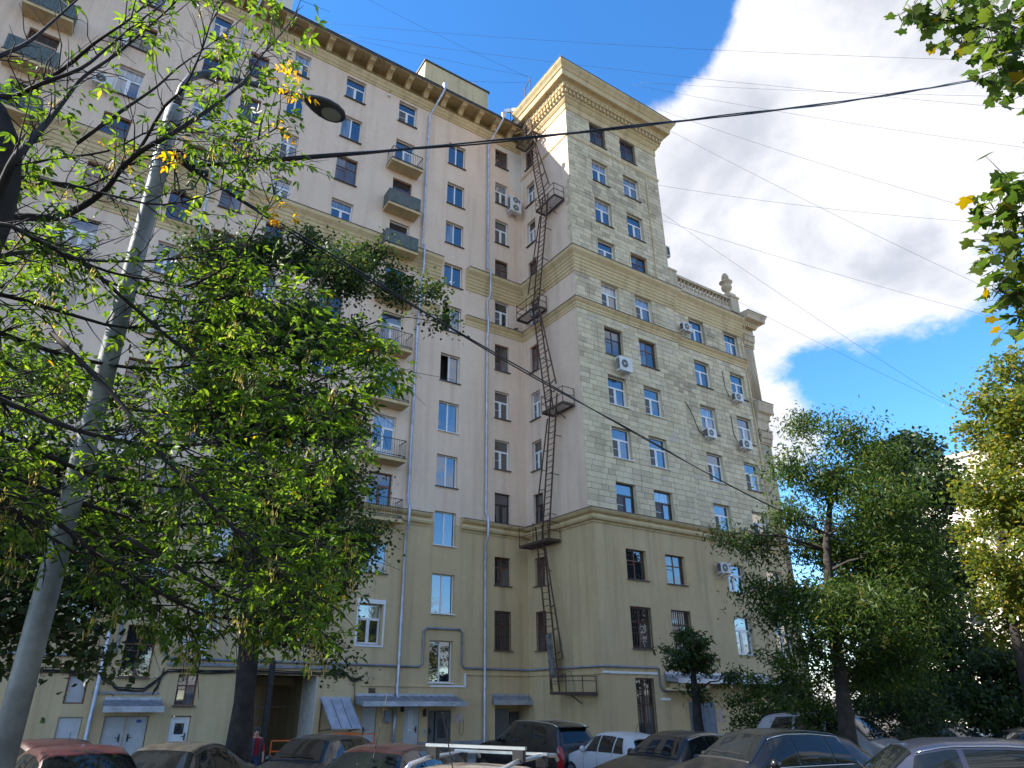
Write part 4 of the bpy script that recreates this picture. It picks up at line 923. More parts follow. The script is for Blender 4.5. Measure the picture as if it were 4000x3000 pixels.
for i, (ya, za, yb, zb) in enumerate(FL):
    f = MB(); hw = .30
    for s in (-1, 1): f.beam((XF, ya+s*hw, za), (XF, yb+s*hw, zb+.9 if i < 5 else zb), .07, .06)
    fl = f.build('ladder', 'rust', FE)
    n = int((zb-za)/.33)
    for j in range(1, n):
        t = j/n; r_ = MB(); yy = ya+(yb-ya)*t; zz = za+(zb-za)*t; r_.beam((XF, yy-hw, zz), (XF, yy+hw, zz), .034); r_.build('rung', 'rust', fl)
    sgn = -1 if i % 2 == 0 else 1
    h = MB(); zo = 0.95*min(1, (zb-za)/7)
    a = Vector((XF-.05, ya+sgn*(hw+.42), za+1.5)); c = Vector((XF-.05, yb+sgn*(hw+.30), zb-.4)); h.beam(a, c, .06)
    for j in range(5):
        t = (j+.3)/5; q = a.lerp(c, t); yy = ya+(yb-ya)*((q.z-za)/(zb-za))+sgn*hw; h.beam(q, (XF, yy, q.z-.12), .045)
    h.build('handrail', 'rust', fl)
    w = MB()
    for t in (.2, .5, .8): w.beam((XF, ya+(yb-ya)*t, za+(zb-za)*t), (XC+.02, ya+(yb-ya)*t, za+(zb-za)*t), .035)
    w.build('wall_tie', 'rust', fl)
b = MB(); b.beam((XF-.06, 29.0, 2.9), (XF-.06, 29.33, 5.0), .50, .03, up=(1, 0, 0)); b.v = [(v[0], v[1], v[2]) for v in b.v]; b.build('blocking_board', 'board', FE)
b = MB(); b.tube([(XC-1.05, 28.6, 3.0), (XC-1.05, 28.3, 3.15), (XC-1.05, 27.7, 3.05), (XC-1.05, 27.2, 3.2), (XC-1.05, 26.9, 2.6), (XC-1.1, 26.85, 2.0)], .014, 5); b.build('bent_rod', 'rust', FE)
b = MB(); b.beam((XC-.9, 30.0, 42.6), (XC-.9, 30.0, 44.2), .05); b.beam((XC-.9, 29.3, 42.6), (XC-.9, 29.3, 44.6), .05); b.beam((XC-.9, 30.0, 44.2), (XC-.9, 29.3, 44.6), .05); b.build('top_hoop', 'rust', FE)
b = MB(); b.add([(XC-1.0, 31.25, 42.2), (XC-.1, 30.4, 42.4), (XC-.1, 30.5, 40.9), (XC-1.0, 31.3, 40.7), (XC-.98, 31.28, 42.2), (XC-.08, 30.43, 42.4), (XC-.08, 30.53, 40.9), (XC-.98, 31.33, 40.7)], [(0,1,2,3),(7,6,5,4),(0,4,5,1),(1,5,6,2),(2,6,7,3),(3,7,4,0)]); b.build('shield_sheet', 'trim', FE)

# ================================================================ lamp post, cables and wires
lp = at(52, 2800, 5.5); PX_, PY_ = lp.x, lp.y; gz = ground_z(PY_)
L = thing('street_lamp', 'galvanised street lamp post with curved arm and oval lamp head', 'street lamp', (PX_, PY_, gz))
b = MB(); b.lathe([(.080, 0), (.078, 2.6), (.068, 6.98), (.078, 7.0), (.078, 7.16), (.068, 7.18)], (0, 0, 0), 24); b.build('post', 'pole', L, True)
b = MB(); b.lathe([(.17, 0), (.17, .03), (.14, .05), (.14, .3)], (0, 0, 0), 20); b.build('base_collar', 'pole', L)
arm_end = at(1195, 383, 5.95)-Vector((PX_, PY_, gz)); top = Vector((0, 0, 7.15))
ctl = [top, top+Vector((.01, .0, .30)), top+Vector((.06, .03, .52)), top+Vector((.17, .06, .66)), top+Vector((.32, .10, .74)), arm_end*.5+(top+Vector((.32, .10, .78)))*.5, arm_end]
b = MB(); b.tube(ctl, [.040, .036, .034, .033, .032, .031, .030], 10); b.build('arm', 'lamp', L, True)
# head
hd = (at(1348, 468, 6.12)-at(1195, 383, 5.95)).normalized(); side = hd.cross(Vector((0, 0, 1))).normalized(); upv = side.cross(hd).normalized()
b = MB(); n = 16; prof = [(-.02, .06, .05), (.05, .10, .065), (.15, .15, .08), (.28, .185, .085), (.42, .185, .078), (.54, .14, .062), (.60, .07, .035), (.62, .015, .01)]
hl = (at(1348, 468, 6.12)-at(1195, 383, 5.95)).length/.62*1.0
for (s_, w_, h_) in prof:
    for j in range(n):
        a = 2*math.pi*j/n; up_ = math.sin(a)*h_*(1.0 if math.sin(a) > 0 else .55)
        b.v.append(tuple(arm_end+hd*s_*hl+(side*math.cos(a)*w_+upv*up_)*hl))
for i in range(len(prof)-1):
    for j in range(n): b.f.append((i*n+j, i*n+(j+1) % n, (i+1)*n+(j+1) % n, (i+1)*n+j)); b.m.append(0)
b.f.append(tuple(range(n-1, -1, -1))); b.f.append(tuple((len(prof)-1)*n+j for j in range(n))); b.m += [0, 0]
hdo = b.build('lamp_head', 'lamp', L, True)
b = MB(); cc = arm_end+hd*.40*hl-upv*.045*hl
ring = [cc+(hd*.155*math.cos(a)+side*.125*math.sin(a))*hl for a in np.linspace(0, 2*math.pi, 21)][:-1]
b.add([tuple(cc-upv*.012*hl)]+[tuple(q) for q in ring], [(0, 1+i, 1+(i+1) % 20) for i in range(20)]); b.build('lens', 'lens', hdo, True)
b = MB(); b.tube([tuple(q) for q in ring]+[tuple(ring[0])], .008, 5, False); b.build('lens_rim', 'lamp', hdo)
for z in (6.42, 6.50, 6.56, 6.95): b = MB(); b.lathe([(.080, 0), (.080, .022)], (0, 0, z), 16); b.build('steel_strap', 'pole', L)
b = MB(); b.tube([(.09, 0, 6.7), (.22, .02, 6.65)], .012, 6); b.tube([(.09, .03, 6.68), (.28, .05, 6.60), (.40, .04, 6.62)], .03, 8); b.tube([(.1, 0, 6.6), (.16, -.05, 6.25), (.30, -.02, 6.35), (.34, 0, 6.55)], .008, 5); b.tube([(.1, .03, 6.6), (.25, .05, 6.2), (.45, .02, 6.4), (.36, 0, 6.58)], .008, 5)
b.lathe([(.0, 0), (.035, .01), (.035, .06), (0, .07)], (.22, -.03, 6.22), 8); b.lathe([(.0, 0), (.035, .01), (.035, .06), (0, .07)], (.36, .02, 6.20), 8); b.build('cable_clamp', 'cablem', L, True)
def span(name, label, a, c, sag, r_, n=28, strands=1, mt='cablem', cat='cable', group=None):
    b = MB(); a, c = Vector(a), Vector(c); dirv = (c-a).normalized(); sd = dirv.cross(Vector((0, 0, 1))).normalized()
    for s in range(strands):
        pts = []
        for i in range(n+1):
            t = i/n; p_ = a.lerp(c, t); p_.z -= sag*4*t*(1-t)
            if strands > 1:
                ph = t*26+s*2.1; amp = r_*1.3+r_*1.2*math.sin(t*9+s*2); p_ += sd*math.cos(ph)*amp+Vector((0, 0, math.sin(ph)*amp))
            pts.append(p_)
        b.tube(pts, r_, 5)
    return tag(b.build(name, mt, None, True), label, cat, group)
p0 = Vector((PX_+.25, PY_+.02, 6.62+gz))
span('overhead_cable', 'thick black cable bundle rising from the lamp post to the right', p0, at(4250, 222, 19), .32, .0095, 60, 3)
cw = onY(2995, 1995, Y2R-.3)
span('overhead_cable', 'black cable descending from the lamp post across the facade to the right', p0+Vector((.05, 0, -.06)), at(3700, 2260, 30), .55, .0095, 60, 2)
def wire(label, q0, d0, q1, d1, sag, r_=.009): span('roof_wire', label, at(*q0, d0), at(*q1, d1), sag, r_, 24, 1, 'wirem', 'wire', 'thin wires across the sky')
wire('uppermost thin wire crossing the sky from the long roof to the right', (1230, 85), 42, (4200, 245), 45, .7)
wire('thin wire grazing the top of the tower cornice', (1330, 135), 42, (4300, 450), 50, .6)
wire('thin wire crossing behind the tower cornice just below the peak', (1390, 155), 44, (2080, 300), 46, .2)
wire('thin wire running from the roof house to the tower ladder top', (1660, 300), 41, (2060, 322), 40, .2)
wire('thin steep wire descending from the sky top to the tower ladder', (1370, -40), 40, (2060, 300), 40, .25)
wire('thin wire from the cornice corner down to the right edge', (2540, 415), 42, (4200, 920), 55, .6)
wire('lower thin wire of the pair from the cornice corner', (2540, 470), 42, (4200, 1285), 55, .4)
wire('thin wire right of the tower passing low over the clouds', (2540, 718), 42, (4200, 890), 55, .6)
wire('thin wire running from the tower across the cloud to the ash tree', (2540, 800), 42, (4200, 1880), 54, .5)
wire('thin wire from the stone urn down towards the trees', (2860, 1165), 47, (4200, 1800), 57, .4)
wire('pale thin wire crossing the upper cloud', (2500, 322), 43, (4200, 380), 52, .3)
wire('second pale wire crossing the upper cloud just beneath the first', (2470, 330), 43, (4200, 600), 56, .5)
wire('thin wire slanting across the lower cloud to the right edge', (2540, 845), 43, (4200, 1320), 56, .4)
# ================================================================ trees
OVATE = (np.array([(0,0,0),(.28,.175,.06),(.62,.155,.05),(1,0,-.07),(.62,-.155,.05),(.28,-.175,.06)], float), [(0,1,2,3),(0,3,4,5)])
ROUND = (np.array([(0,0,0),(.30,.40,.06),(.72,.30,.03),(1,0,-.05),(.72,-.30,.03),(.30,-.40,.06)], float), [(0,1,2,3),(0,3,4,5)])
LANCE = (np.array([(0,0,0),(.42,.15,.04),(1,0,-.08),(.42,-.15,.04)], float), [(0,1,2),(0,2,3)])
DIAM = (np.array([(0,0,0),(.45,.34,.05),(1,0,-.04),(.45,-.34,.05)], float), [(0,1,2),(0,2,3)])
SAM = (np.array([(0,0,0),(.35,.07,.01),(.9,.13,.03),(1,0,.0),(.8,-.08,-.02)], float), [(0,1,2,3),(0,3,4)])
mp_out = [(0,0),(-.10,.22),(.02,.50),(.16,.34),(.30,.42),(.42,.64),(.56,.46),(.62,.24),(.80,.22),(1.05,0)]
mp_out = mp_out+[(a, -c) for a, c in mp_out[-2:0:-1]]
MAPLE = (np.array([(.28,0,.03)]+[(a, c, -.05*abs(c)) for a, c in mp_out], float), [(0, 1+i, 1+(i+1) % len(mp_out)) for i in range(len(mp_out))])
def leaf_mesh(name, pos, tan, nor, size, tmpl, mt):
    V, Fc = tmpl; n = len(pos); k = len(V)
    tan = tan/np.linalg.norm(tan, axis=1, keepdims=True); bi = np.cross(nor, tan); bi /= (np.linalg.norm(bi, axis=1, keepdims=True)+1e-9); no = np.cross(tan, bi)
    co = pos[:, None, :]+size[:, None, None]*(V[None, :, 0:1]*tan[:, None, :]+V[None, :, 1:2]*bi[:, None, :]+V[None, :, 2:3]*no[:, None, :])
    me = bpy.data.meshes.new(name); me.vertices.add(n*k); me.vertices.foreach_set('co', co.reshape(-1).astype(np.float32))
    lens = [len(f) for f in Fc]; flat = np.array([i for f in Fc for i in f]); L = len(flat)
    idx = (flat[None, :]+(np.arange(n)*k)[:, None]).reshape(-1)
    me.loops.add(n*L); me.loops.foreach_set('vertex_index', idx.astype(np.int32))
    st = np.concatenate([[0], np.cumsum(lens)[:-1]]); starts = (st[None, :]+(np.arange(n)*L)[:, None]).reshape(-1)
    me.polygons.add(n*len(Fc)); me.polygons.foreach_set('loop_start', starts.astype(np.int32)); me.polygons.foreach_set('loop_total', np.tile(lens, n).astype(np.int32))
    me.materials.append(M[mt] if isinstance(mt, str) else mt); me.update(calc_edges=True); me.validate(); return me
def rand_dirs(n, droop=.3, flat=.6):
    t = nrng.normal(size=(n, 3)); t[:, 2] = t[:, 2]*flat-droop; return t/np.linalg.norm(t, axis=1, keepdims=True)
def bend(a, c, k=3, amp=.08, up=.0):
    a, c = Vector(a), Vector(c); L = (c-a).length; pts = []
    for i in range(k+1):
        t = i/k; p = a.lerp(c, t)
        if 0 < i < k: p += Vector((rng.gauss(0, amp), rng.gauss(0, amp), rng.gauss(0, amp)*.6))*L
        p.z += up*L*math.sin(math.pi*t); pts.append(p)
    return pts
def make_tree(name, label, base, trunk, r0, blobs, n_leaves, tmpl, size, lm, bark='bark', cat='tree', group=None, clump=.42, per=70, droop=.35, seeds=0, shell=.55):
    """trunk: list of points from base; blobs: (centre Vector, radius)"""
    T = thing(name, label, cat, base, 0, group); B = Vector(base)
    tr = MB(); pts = [Vector(p)-B for p in trunk]; n = len(pts)
    rad = [r0*(1-.86*(i/(n-1))**1.1) for i in range(n)]; rad[0] *= 1.15
    fine = []; fr = []
    for i in range(n-1):
        for s in range(3): t = s/3; fine.append(pts[i].lerp(pts[i+1], t)+Vector((rng.gauss(0, .012), rng.gauss(0, .012), 0))); fr.append((rad[i]*(1-t)+rad[i+1]*t)*rng.uniform(.95, 1.06))
    fine.append(pts[-1]); fr.append(rad[-1]); tr.tube(fine, fr, 12)
    tot = sum(b_[1]**2.3 for b_ in blobs); P_ = []; centres = []
    for (c, r_) in blobs:
        c = Vector(c)-B; j = min(range(len(fine)), key=lambda i: (fine[i]-c).length+max(0, fine[i].z-c.z+.3)*(2 if c.z > fine[-1].z*.45 else 0)+max(0, fine[-1].z*.40-fine[i].z)*4); a = fine[j]
        tr.tube(bend(a, c, 5, .05, .06), [max(.014, fr[j]*.34)*(1-.8*i/5) for i in range(6)], 6)
        nb = max(2, int(n_leaves*r_**2.3/tot/per))
        for _ in range(nb):
            d = Vector(nrng.normal(size=3)).normalized(); rr = r_*(shell+(1-shell)*rng.random()) if rng.random() < .72 else r_*rng.random()**.4
            q = c+Vector((d.x*rr, d.y*rr, d.z*rr*.85)); centres.append((q, r_))
            tr.tube(bend(c.lerp(q, rng.uniform(0, .35)), q, 3, .09, .04), [.018, .013, .009, .004], 4, False)
    tr.build('trunk', bark, T, True)
    ps = []; nn = per
    for (q, r_) in centres:
        cl = clump*rng.uniform(.6, 1.35); m_ = int(nn*rng.uniform(.5, 1.5))
        g = nrng.normal(size=(m_, 3))*np.array([cl, cl, cl*.62])*.6; g[:, 2] -= np.abs(g[:, 0])*.15; ps.append(np.array(q)[None, :]+g)
    pos = np.concatenate(ps); n = len(pos)
    me = leaf_mesh('crown', pos, rand_dirs(n, droop), nrng.normal(size=(n, 3))+np.array([0, 0, 1.2]), size*nrng.uniform(.65, 1.25, n), tmpl, lm)
    tag(link('crown', me, T), kind='stuff')
    if seeds:
        ii = nrng.integers(0, len(centres), seeds); sp = []
        for i in ii:
            q = np.array(centres[i][0])+nrng.normal(size=3)*.2; sp.append(q[None, :]+nrng.normal(size=(16, 3))*np.array([.03, .03, .07]))
        sp = np.concatenate(sp); k = len(sp); me = leaf_mesh('seed_clusters', sp, nrng.normal(size=(k, 3))*.25+np.array([0, 0, -1.]), nrng.normal(size=(k, 3)), .05*nrng.uniform(.8, 1.3, k), SAM, 'samara')
        tag(link('seed_clusters', me, T), kind='stuff')
    return T
def blobs_px(lst, d, jit=.12):
    return [(at(px, py, d*(1+rng.uniform(-jit, jit)*.6)), r_) for (px, py, r_) in lst]

# -- linden in the middle of the yard
LB = at(935, 2900, 16.5); lb = Vector((LB.x, LB.y, ground_z(LB.y)))
lt = [lb, lb+Vector((0, 0, 2.2)), at(985, 2150, 16.4), at(1040, 1700, 16.3), at(1090, 1300, 16.3), at(1120, 1050, 16.3)]
make_tree('linden_tree', 'dark leafy linden with thick black trunk standing before the archway', lb, lt, .27,
    blobs_px([(1000, 990, .75), (850, 1040, .85), (1190, 990, .8), (1330, 1060, .8), (1480, 1010, .55), (1560, 1120, .6), (1690, 1130, .38), (1740, 1260, .3), (900, 1300, 1.2), (1170, 1300, 1.1), (1350, 1330, .78), (880, 1600, 1.2), (1120, 1620, 1.15), (1330, 1640, .8), (950, 1900, 1.1), (1160, 1930, 1.1), (1330, 1900, .72), (1050, 2180, .95), (1260, 2170, .9), (1400, 2110, .6), (1180, 2400, .6), (1300, 2310, .55), (1090, 2440, .4), (1270, 2540, .3), (1360, 2600, .18)], 16.3),
    80000, ROUND, .095, 'leaf_linden', 'bark_dark', clump=.40, per=80, shell=.5)
# -- shaded tree at the left edge
db = Vector((-5.0, 9.4, ground_z(9.4)))
make_tree('maple_tree', 'dark shaded maple reaching in from the left edge behind the lamp post', db, [db, db+Vector((.1, 0, 2)), db+Vector((.3, .1, 4)), db+Vector((.5, .2, 5.5)), db+Vector((.6, .2, 7))], .2,
    blobs_px([(40, 2050, 1.0), (330, 1980, .8), (520, 2150, .7), (190, 2300, .8), (420, 2330, .55), (60, 2480, .6), (330, 2520, .35), (420, 2580, .25), (-250, 2100, 1.2), (-300, 1750, 1.0), (80, 1780, .6), (250, 1850, .5), (90, 1500, .7), (300, 1560, .55), (480, 1800, .55), (600, 1980, .5), (-450, 2500, 1.0)], 11.3)+[(Vector(q), 1.5) for q in ((-5.2, 8.2, 5.2), (-4.2, 7.6, 5.4), (-6.2, 9, 6.2), (-3.6, 8.0, 4.4), (-6.6, 7.8, 5.6), (-5.0, 9.0, 6.6), (-4.6, 7.4, 4.2))],
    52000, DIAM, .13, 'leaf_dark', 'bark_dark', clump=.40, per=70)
# -- ash on the right
AD = 18.8
ab0 = at(3325, 2990, AD); ab = Vector((ab0.x, ab0.y, ground_z(ab0.y, ab0.x)))
make_tree('ash_tree', 'green ash tree with seed clusters standing between the parked cars on the right', ab, [ab, at(3325, 2960, AD), at(3290, 2700, AD), at(3245, 2400, AD), at(3230, 2150, AD), at(3240, 1980, AD), at(3250, 1860, AD)], .21,
    blobs_px([(3140, 1660, 0.44), (3290, 1690, 0.52), (3420, 1790, 0.52), (3090, 1820, 0.52), (3270, 1880, 0.73), (3450, 1960, 0.73), (3080, 2020, 0.52), (3220, 2100, 0.84), (3420, 2170, 0.95), (3570, 2130, 0.63), (3640, 2330, 0.63), (2960, 2130, 0.47), (2860, 2085, 0.29), (2800, 2075, 0.17), (2980, 2300, 0.42), (3120, 2330, 0.73), (3320, 2370, 0.95), (3500, 2450, 0.84), (3180, 2520, 0.52), (3400, 2600, 0.63), (3560, 2580, 0.52), (3010, 2420, 0.37)], AD),
    46000, LANCE, .14, 'leaf_ash', 'bark', clump=.46, per=60, droop=.7, seeds=70)
# -- pollard by the tower
pb0 = at(2735, 2890, 24); pb = Vector((pb0.x, pb0.y, ground_z(pb0.y, pb0.x)))
make_tree('pollard_tree', 'small pollarded tree covered in young shoots beside the blue door', pb, [pb, at(2725, 2800, 24), at(2712, 2650, 24), at(2700, 2540, 24)], .20,
    blobs_px([(2680, 2480, .36), (2730, 2520, .38), (2650, 2570, .38), (2700, 2600, .42), (2760, 2590, .32), (2700, 2690, .26), (2600, 2540, .16), (2860, 2640, .28), (2750, 2720, .2)], 24, .03),
    4200, OVATE, .15, 'leaf_linden', 'bark_dark', clump=.22, per=45, droop=.5)
# -- trees behind on the right
d1 = at(3560, 2850, 36); d1b = Vector((d1.x, d1.y, ground_z(d1.y, d1.x)))
make_tree('broadleaf_tree', 'tall dark tree behind the ash at the end of the building', d1b, [d1b, d1b+Vector((0, 0, 4)), d1b+Vector((.2, 0, 8)), d1b+Vector((.3, 0, 12))], .3,
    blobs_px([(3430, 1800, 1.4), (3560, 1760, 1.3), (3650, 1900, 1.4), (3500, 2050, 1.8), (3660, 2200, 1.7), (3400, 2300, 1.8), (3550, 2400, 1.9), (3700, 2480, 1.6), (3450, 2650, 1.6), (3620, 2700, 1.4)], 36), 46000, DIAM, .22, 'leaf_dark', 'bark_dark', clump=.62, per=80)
d2 = at(3985, 2640, 27); d2b = Vector((d2.x, d2.y, ground_z(d2.y, d2.x)))
make_tree('broadleaf_tree', 'tall sunlit yellow green tree at the right edge', d2b, [d2b, at(3960, 2450, 27), at(3900, 2250, 27), at(3930, 1950, 27), at(3960, 1650, 27), at(3975, 1450, 27)], .16,
    blobs_px([(3960, 1440, .7), (3860, 1560, .6), (3990, 1600, .9), (3830, 1700, .7), (3950, 1780, 1.0), (3850, 1900, .8), (4010, 1980, 1.2), (3830, 2080, .7), (3930, 2180, .9), (4030, 2300, 1.1), (3860, 2330, .6), (3960, 2450, .7), (4150, 1600, 1.5), (4200, 2000, 1.6)], 27), 32000, DIAM, .15, 'leaf_sun', 'bark', clump=.45, per=60, droop=.5)
d3 = at(4080, 2700, 33); d3b = Vector((d3.x, d3.y, ground_z(d3.y, d3.x)))
make_tree('broadleaf_tree', 'low dark tree under the sunlit tree at the right edge', d3b, [d3b, d3b+Vector((0, 0, 2)), d3b+Vector((-.3, .3, 4)), d3b+Vector((-.4, .3, 6))], .16,
    blobs_px([(3790, 2600, 1.1), (3900, 2650, 1.1), (4000, 2620, 1.2), (3830, 2750, 1.0), (3960, 2770, 1.0), (3730, 2720, .8)], 33), 9000, DIAM, .2, 'leaf_dark', 'bark_dark', clump=.5, per=70)
def shrub(label, px, py, d, lst, n, size=.10, lm='leaf_ash'):
    s0 = at(px, py, d); b_ = Vector((s0.x, s0.y, ground_z(s0.y, s0.x)))
    make_tree('shrub', label, b_, [b_, b_+Vector((.05, 0, .5)), b_+Vector((.1, .05, 1.0)), b_+Vector((.1, .05, 1.5))], .05, blobs_px(lst, d), n, OVATE, size, lm, 'bark', 'shrub', 'shrubs along the building', clump=.3, per=50, droop=.4)
shrub('leafy shrub in front of the pink board on the tower wall', 2950, 2850, 23, [(2900, 2740, .4), (2960, 2680, .45), (3000, 2790, .5), (2890, 2830, .35), (3050, 2700, .5), (2880, 2640, .22)], 3600, .13)
shrub('broad leafy shrub left of the ash trunk under the canopy', 3150, 2850, 21, [(3080, 2620, .5), (3150, 2700, .6), (3220, 2620, .5), (3100, 2800, .6), (3200, 2800, .6), (3010, 2560, .3)], 4600, .13)
shrub('dense shady shrub right of the ash trunk above the parked wagon', 3480, 2850, 24, [(3400, 2720, .8), (3520, 2680, .9), (3600, 2780, .8), (3450, 2800, .7), (3680, 2820, .6)], 5200, .14, 'leaf_dark')
# -- trees across the yard behind the viewpoint (mirrored in the lower windows)
g0 = Vector((-14, -13, ground_z(-13)))
bt = make_tree('yard_tree', 'leafy yard tree standing behind the viewpoint, mirrored in the lower windows', g0, [g0, g0+Vector((0, 0, 4)), g0+Vector((.3, 0, 8)), g0+Vector((.2, 0, 12))], .25,
    [(g0+Vector((math.cos(a)*r_, math.sin(a)*r_, z_)), q) for a, r_, z_, q in ((0, 2, 6, 2), (2, 2.2, 6.5, 2), (4, 2.2, 6, 2), (1, 1.8, 9, 2), (3, 1.9, 9.5, 2), (5, 1.8, 9, 2), (2, .8, 12, 1.8), (5, .9, 12.3, 1.7), (0, .2, 13.6, 1.2), (3.3, 2.6, 4.2, 1.3), (.6, 2.5, 4.0, 1.3))], 16000, DIAM, .24, 'leaf_sun', clump=.7, per=80, group='trees behind the viewpoint')
for (x_, y_, s_) in ((-3, -14, 1.0), (6, -12, 1.1), (15, -14, 1.0), (25, -11, 1.15), (36, -9, 1.0)):
    c = copy_tree(bt); c.location = (x_, y_, ground_z(y_)); c.scale = (s_, s_, s_); c.rotation_euler = (0, 0, x_)

# ---------------------------------------------------------------- maple reaching in from the right
mb = Vector((10.6, -.2, ground_z(0)))
MT = thing('maple_tree', 'maple reaching in from the right edge with large lobed leaves against the sky', 'tree', mb)
tr = MB(); tr.tube([Vector((0, 0, 0)), Vector((0, 0, 3)), Vector((-.1, .1, 6)), Vector((-.2, .15, 9)), Vector((-.2, .2, 11.5))], [.22, .18, .15, .10, .05], 12)
mcl = [(3560, 30, .20), (3620, 75, .20), (3700, 55, .26), (3760, 140, .26), (3830, 70, .3), (3880, 190, .28), (3930, 90, .32), (3900, 270, .2), (3960, 300, .22), (4010, 200, .34), (4100, 100, .4), (4080, 330, .35),
       (3900, 735, .16), (3960, 720, .2), (3890, 830, .2), (3980, 830, .26), (3930, 940, .24), (3880, 1000, .18), (3960, 1060, .26), (3990, 1180, .22), (3920, 1120, .16), (4080, 900, .4), (4090, 1100, .4), (3985, 1230, .12), (4250, 500, .5), (4300, 900, .5)]
mp, mt_ = [], []
for (px, py, r_) in mcl:
    c = at(px, py, 7.2*(1+rng.uniform(-.06, .06)))-mb
    st = Vector((-.15, .12, max(3.2, min(10.5, c.z-rng.uniform(.3, 1.0))))); tr.tube(bend(st, c, 5, .03, .03), [.05, .04, .03, .02, .012, .006], 6)
    for _ in range(max(6, int(260*r_*r_))+7):
        d = Vector(nrng.normal(size=3)); q = c+Vector((d.x*.55, d.y*.55, d.z*.5))*r_; mp.append(q)
        tr.tube([c.lerp(q, .25), q], [.005, .002], 3, False)
tr.build('trunk', 'bark', MT, True)
proj_d = lambda q: (q+mb-EYE).length
one = leaf_mesh('leaf', np.zeros((1, 3)), np.array([[1., 0, 0]]), np.array([[0, 0, 1.]]), np.array([.125]), MAPLE, 'leaf_maple')
mp.sort(key=proj_d)
for i, q in enumerate(mp[:300]):
    link('leaf', one, MT, q, (rng.gauss(0, .5), rng.gauss(.45, .4), rng.uniform(0, 6.28)), [rng.uniform(.75, 1.2)]*3)
if len(mp) > 300:
    ps = np.array([tuple(q) for q in mp[300:]]); n = len(ps)
    tag(link('crown', leaf_mesh('crown', ps, rand_dirs(n, .5), nrng.normal(size=(n, 3))*.6+np.array([0, 0, 1.]), .125*nrng.uniform(.75, 1.2, n), MAPLE, 'leaf_maple'), MT), kind='stuff')

# ---------------------------------------------------------------- box elder in the left foreground
fb = Vector((-1.35, 4.4, ground_z(4.5)))
BE = thing('box_elder_tree', 'box elder in the left foreground with sunlit leaves and hanging seeds', 'tree', fb)
br_ = MB(); tk = [Vector((-.02, 0, 0)), Vector((0, 0, 1.5)), at(-230, 1500, 4.62)-fb, at(-120, 1000, 4.62)-fb, at(-50, 850, 4.62)-fb, at(-12, 700, 4.62)-fb, at(0, 560, 4.62)-fb, at(-30, 440, 4.65)-fb, at(-150, 280, 4.7)-fb]
br_.tube(tk, [.20, .17, .15, .14, .135, .13, .12, .09, .05], 12)
def proj(p):
    v = Vector(p)-EYE; w = v.dot(Fv); return PPX+FPX*v.dot(Rv)/w, PPY-FPX*v.dot(Uv)/w
def dens(px, py):
    if py > 2560 or px > 1560: return 0
    if px > 1430 and py > 1520: return .08
    if py > 2380 and px < 330: return .2
    if py < 300 and px < 560: return .10
    if px < 560 and py < 900: return .36
    if py < 700: return .50 if px < 1260 else .12
    if py < 1000: return .55 if px < 1000 else .10
    if px > 1250 and py < 1250: return .15
    if py < 1250: return .8
    return 1.0
def pole_gap(px, py, p):
    xl = 690-(py-425)*.2674
    return .22 if abs(px-xl) < 105 and (Vector(p)-EYE).dot(Fv) < (at(xl, py, 5.5)-EYE).dot(Fv)+.1 else 1.0
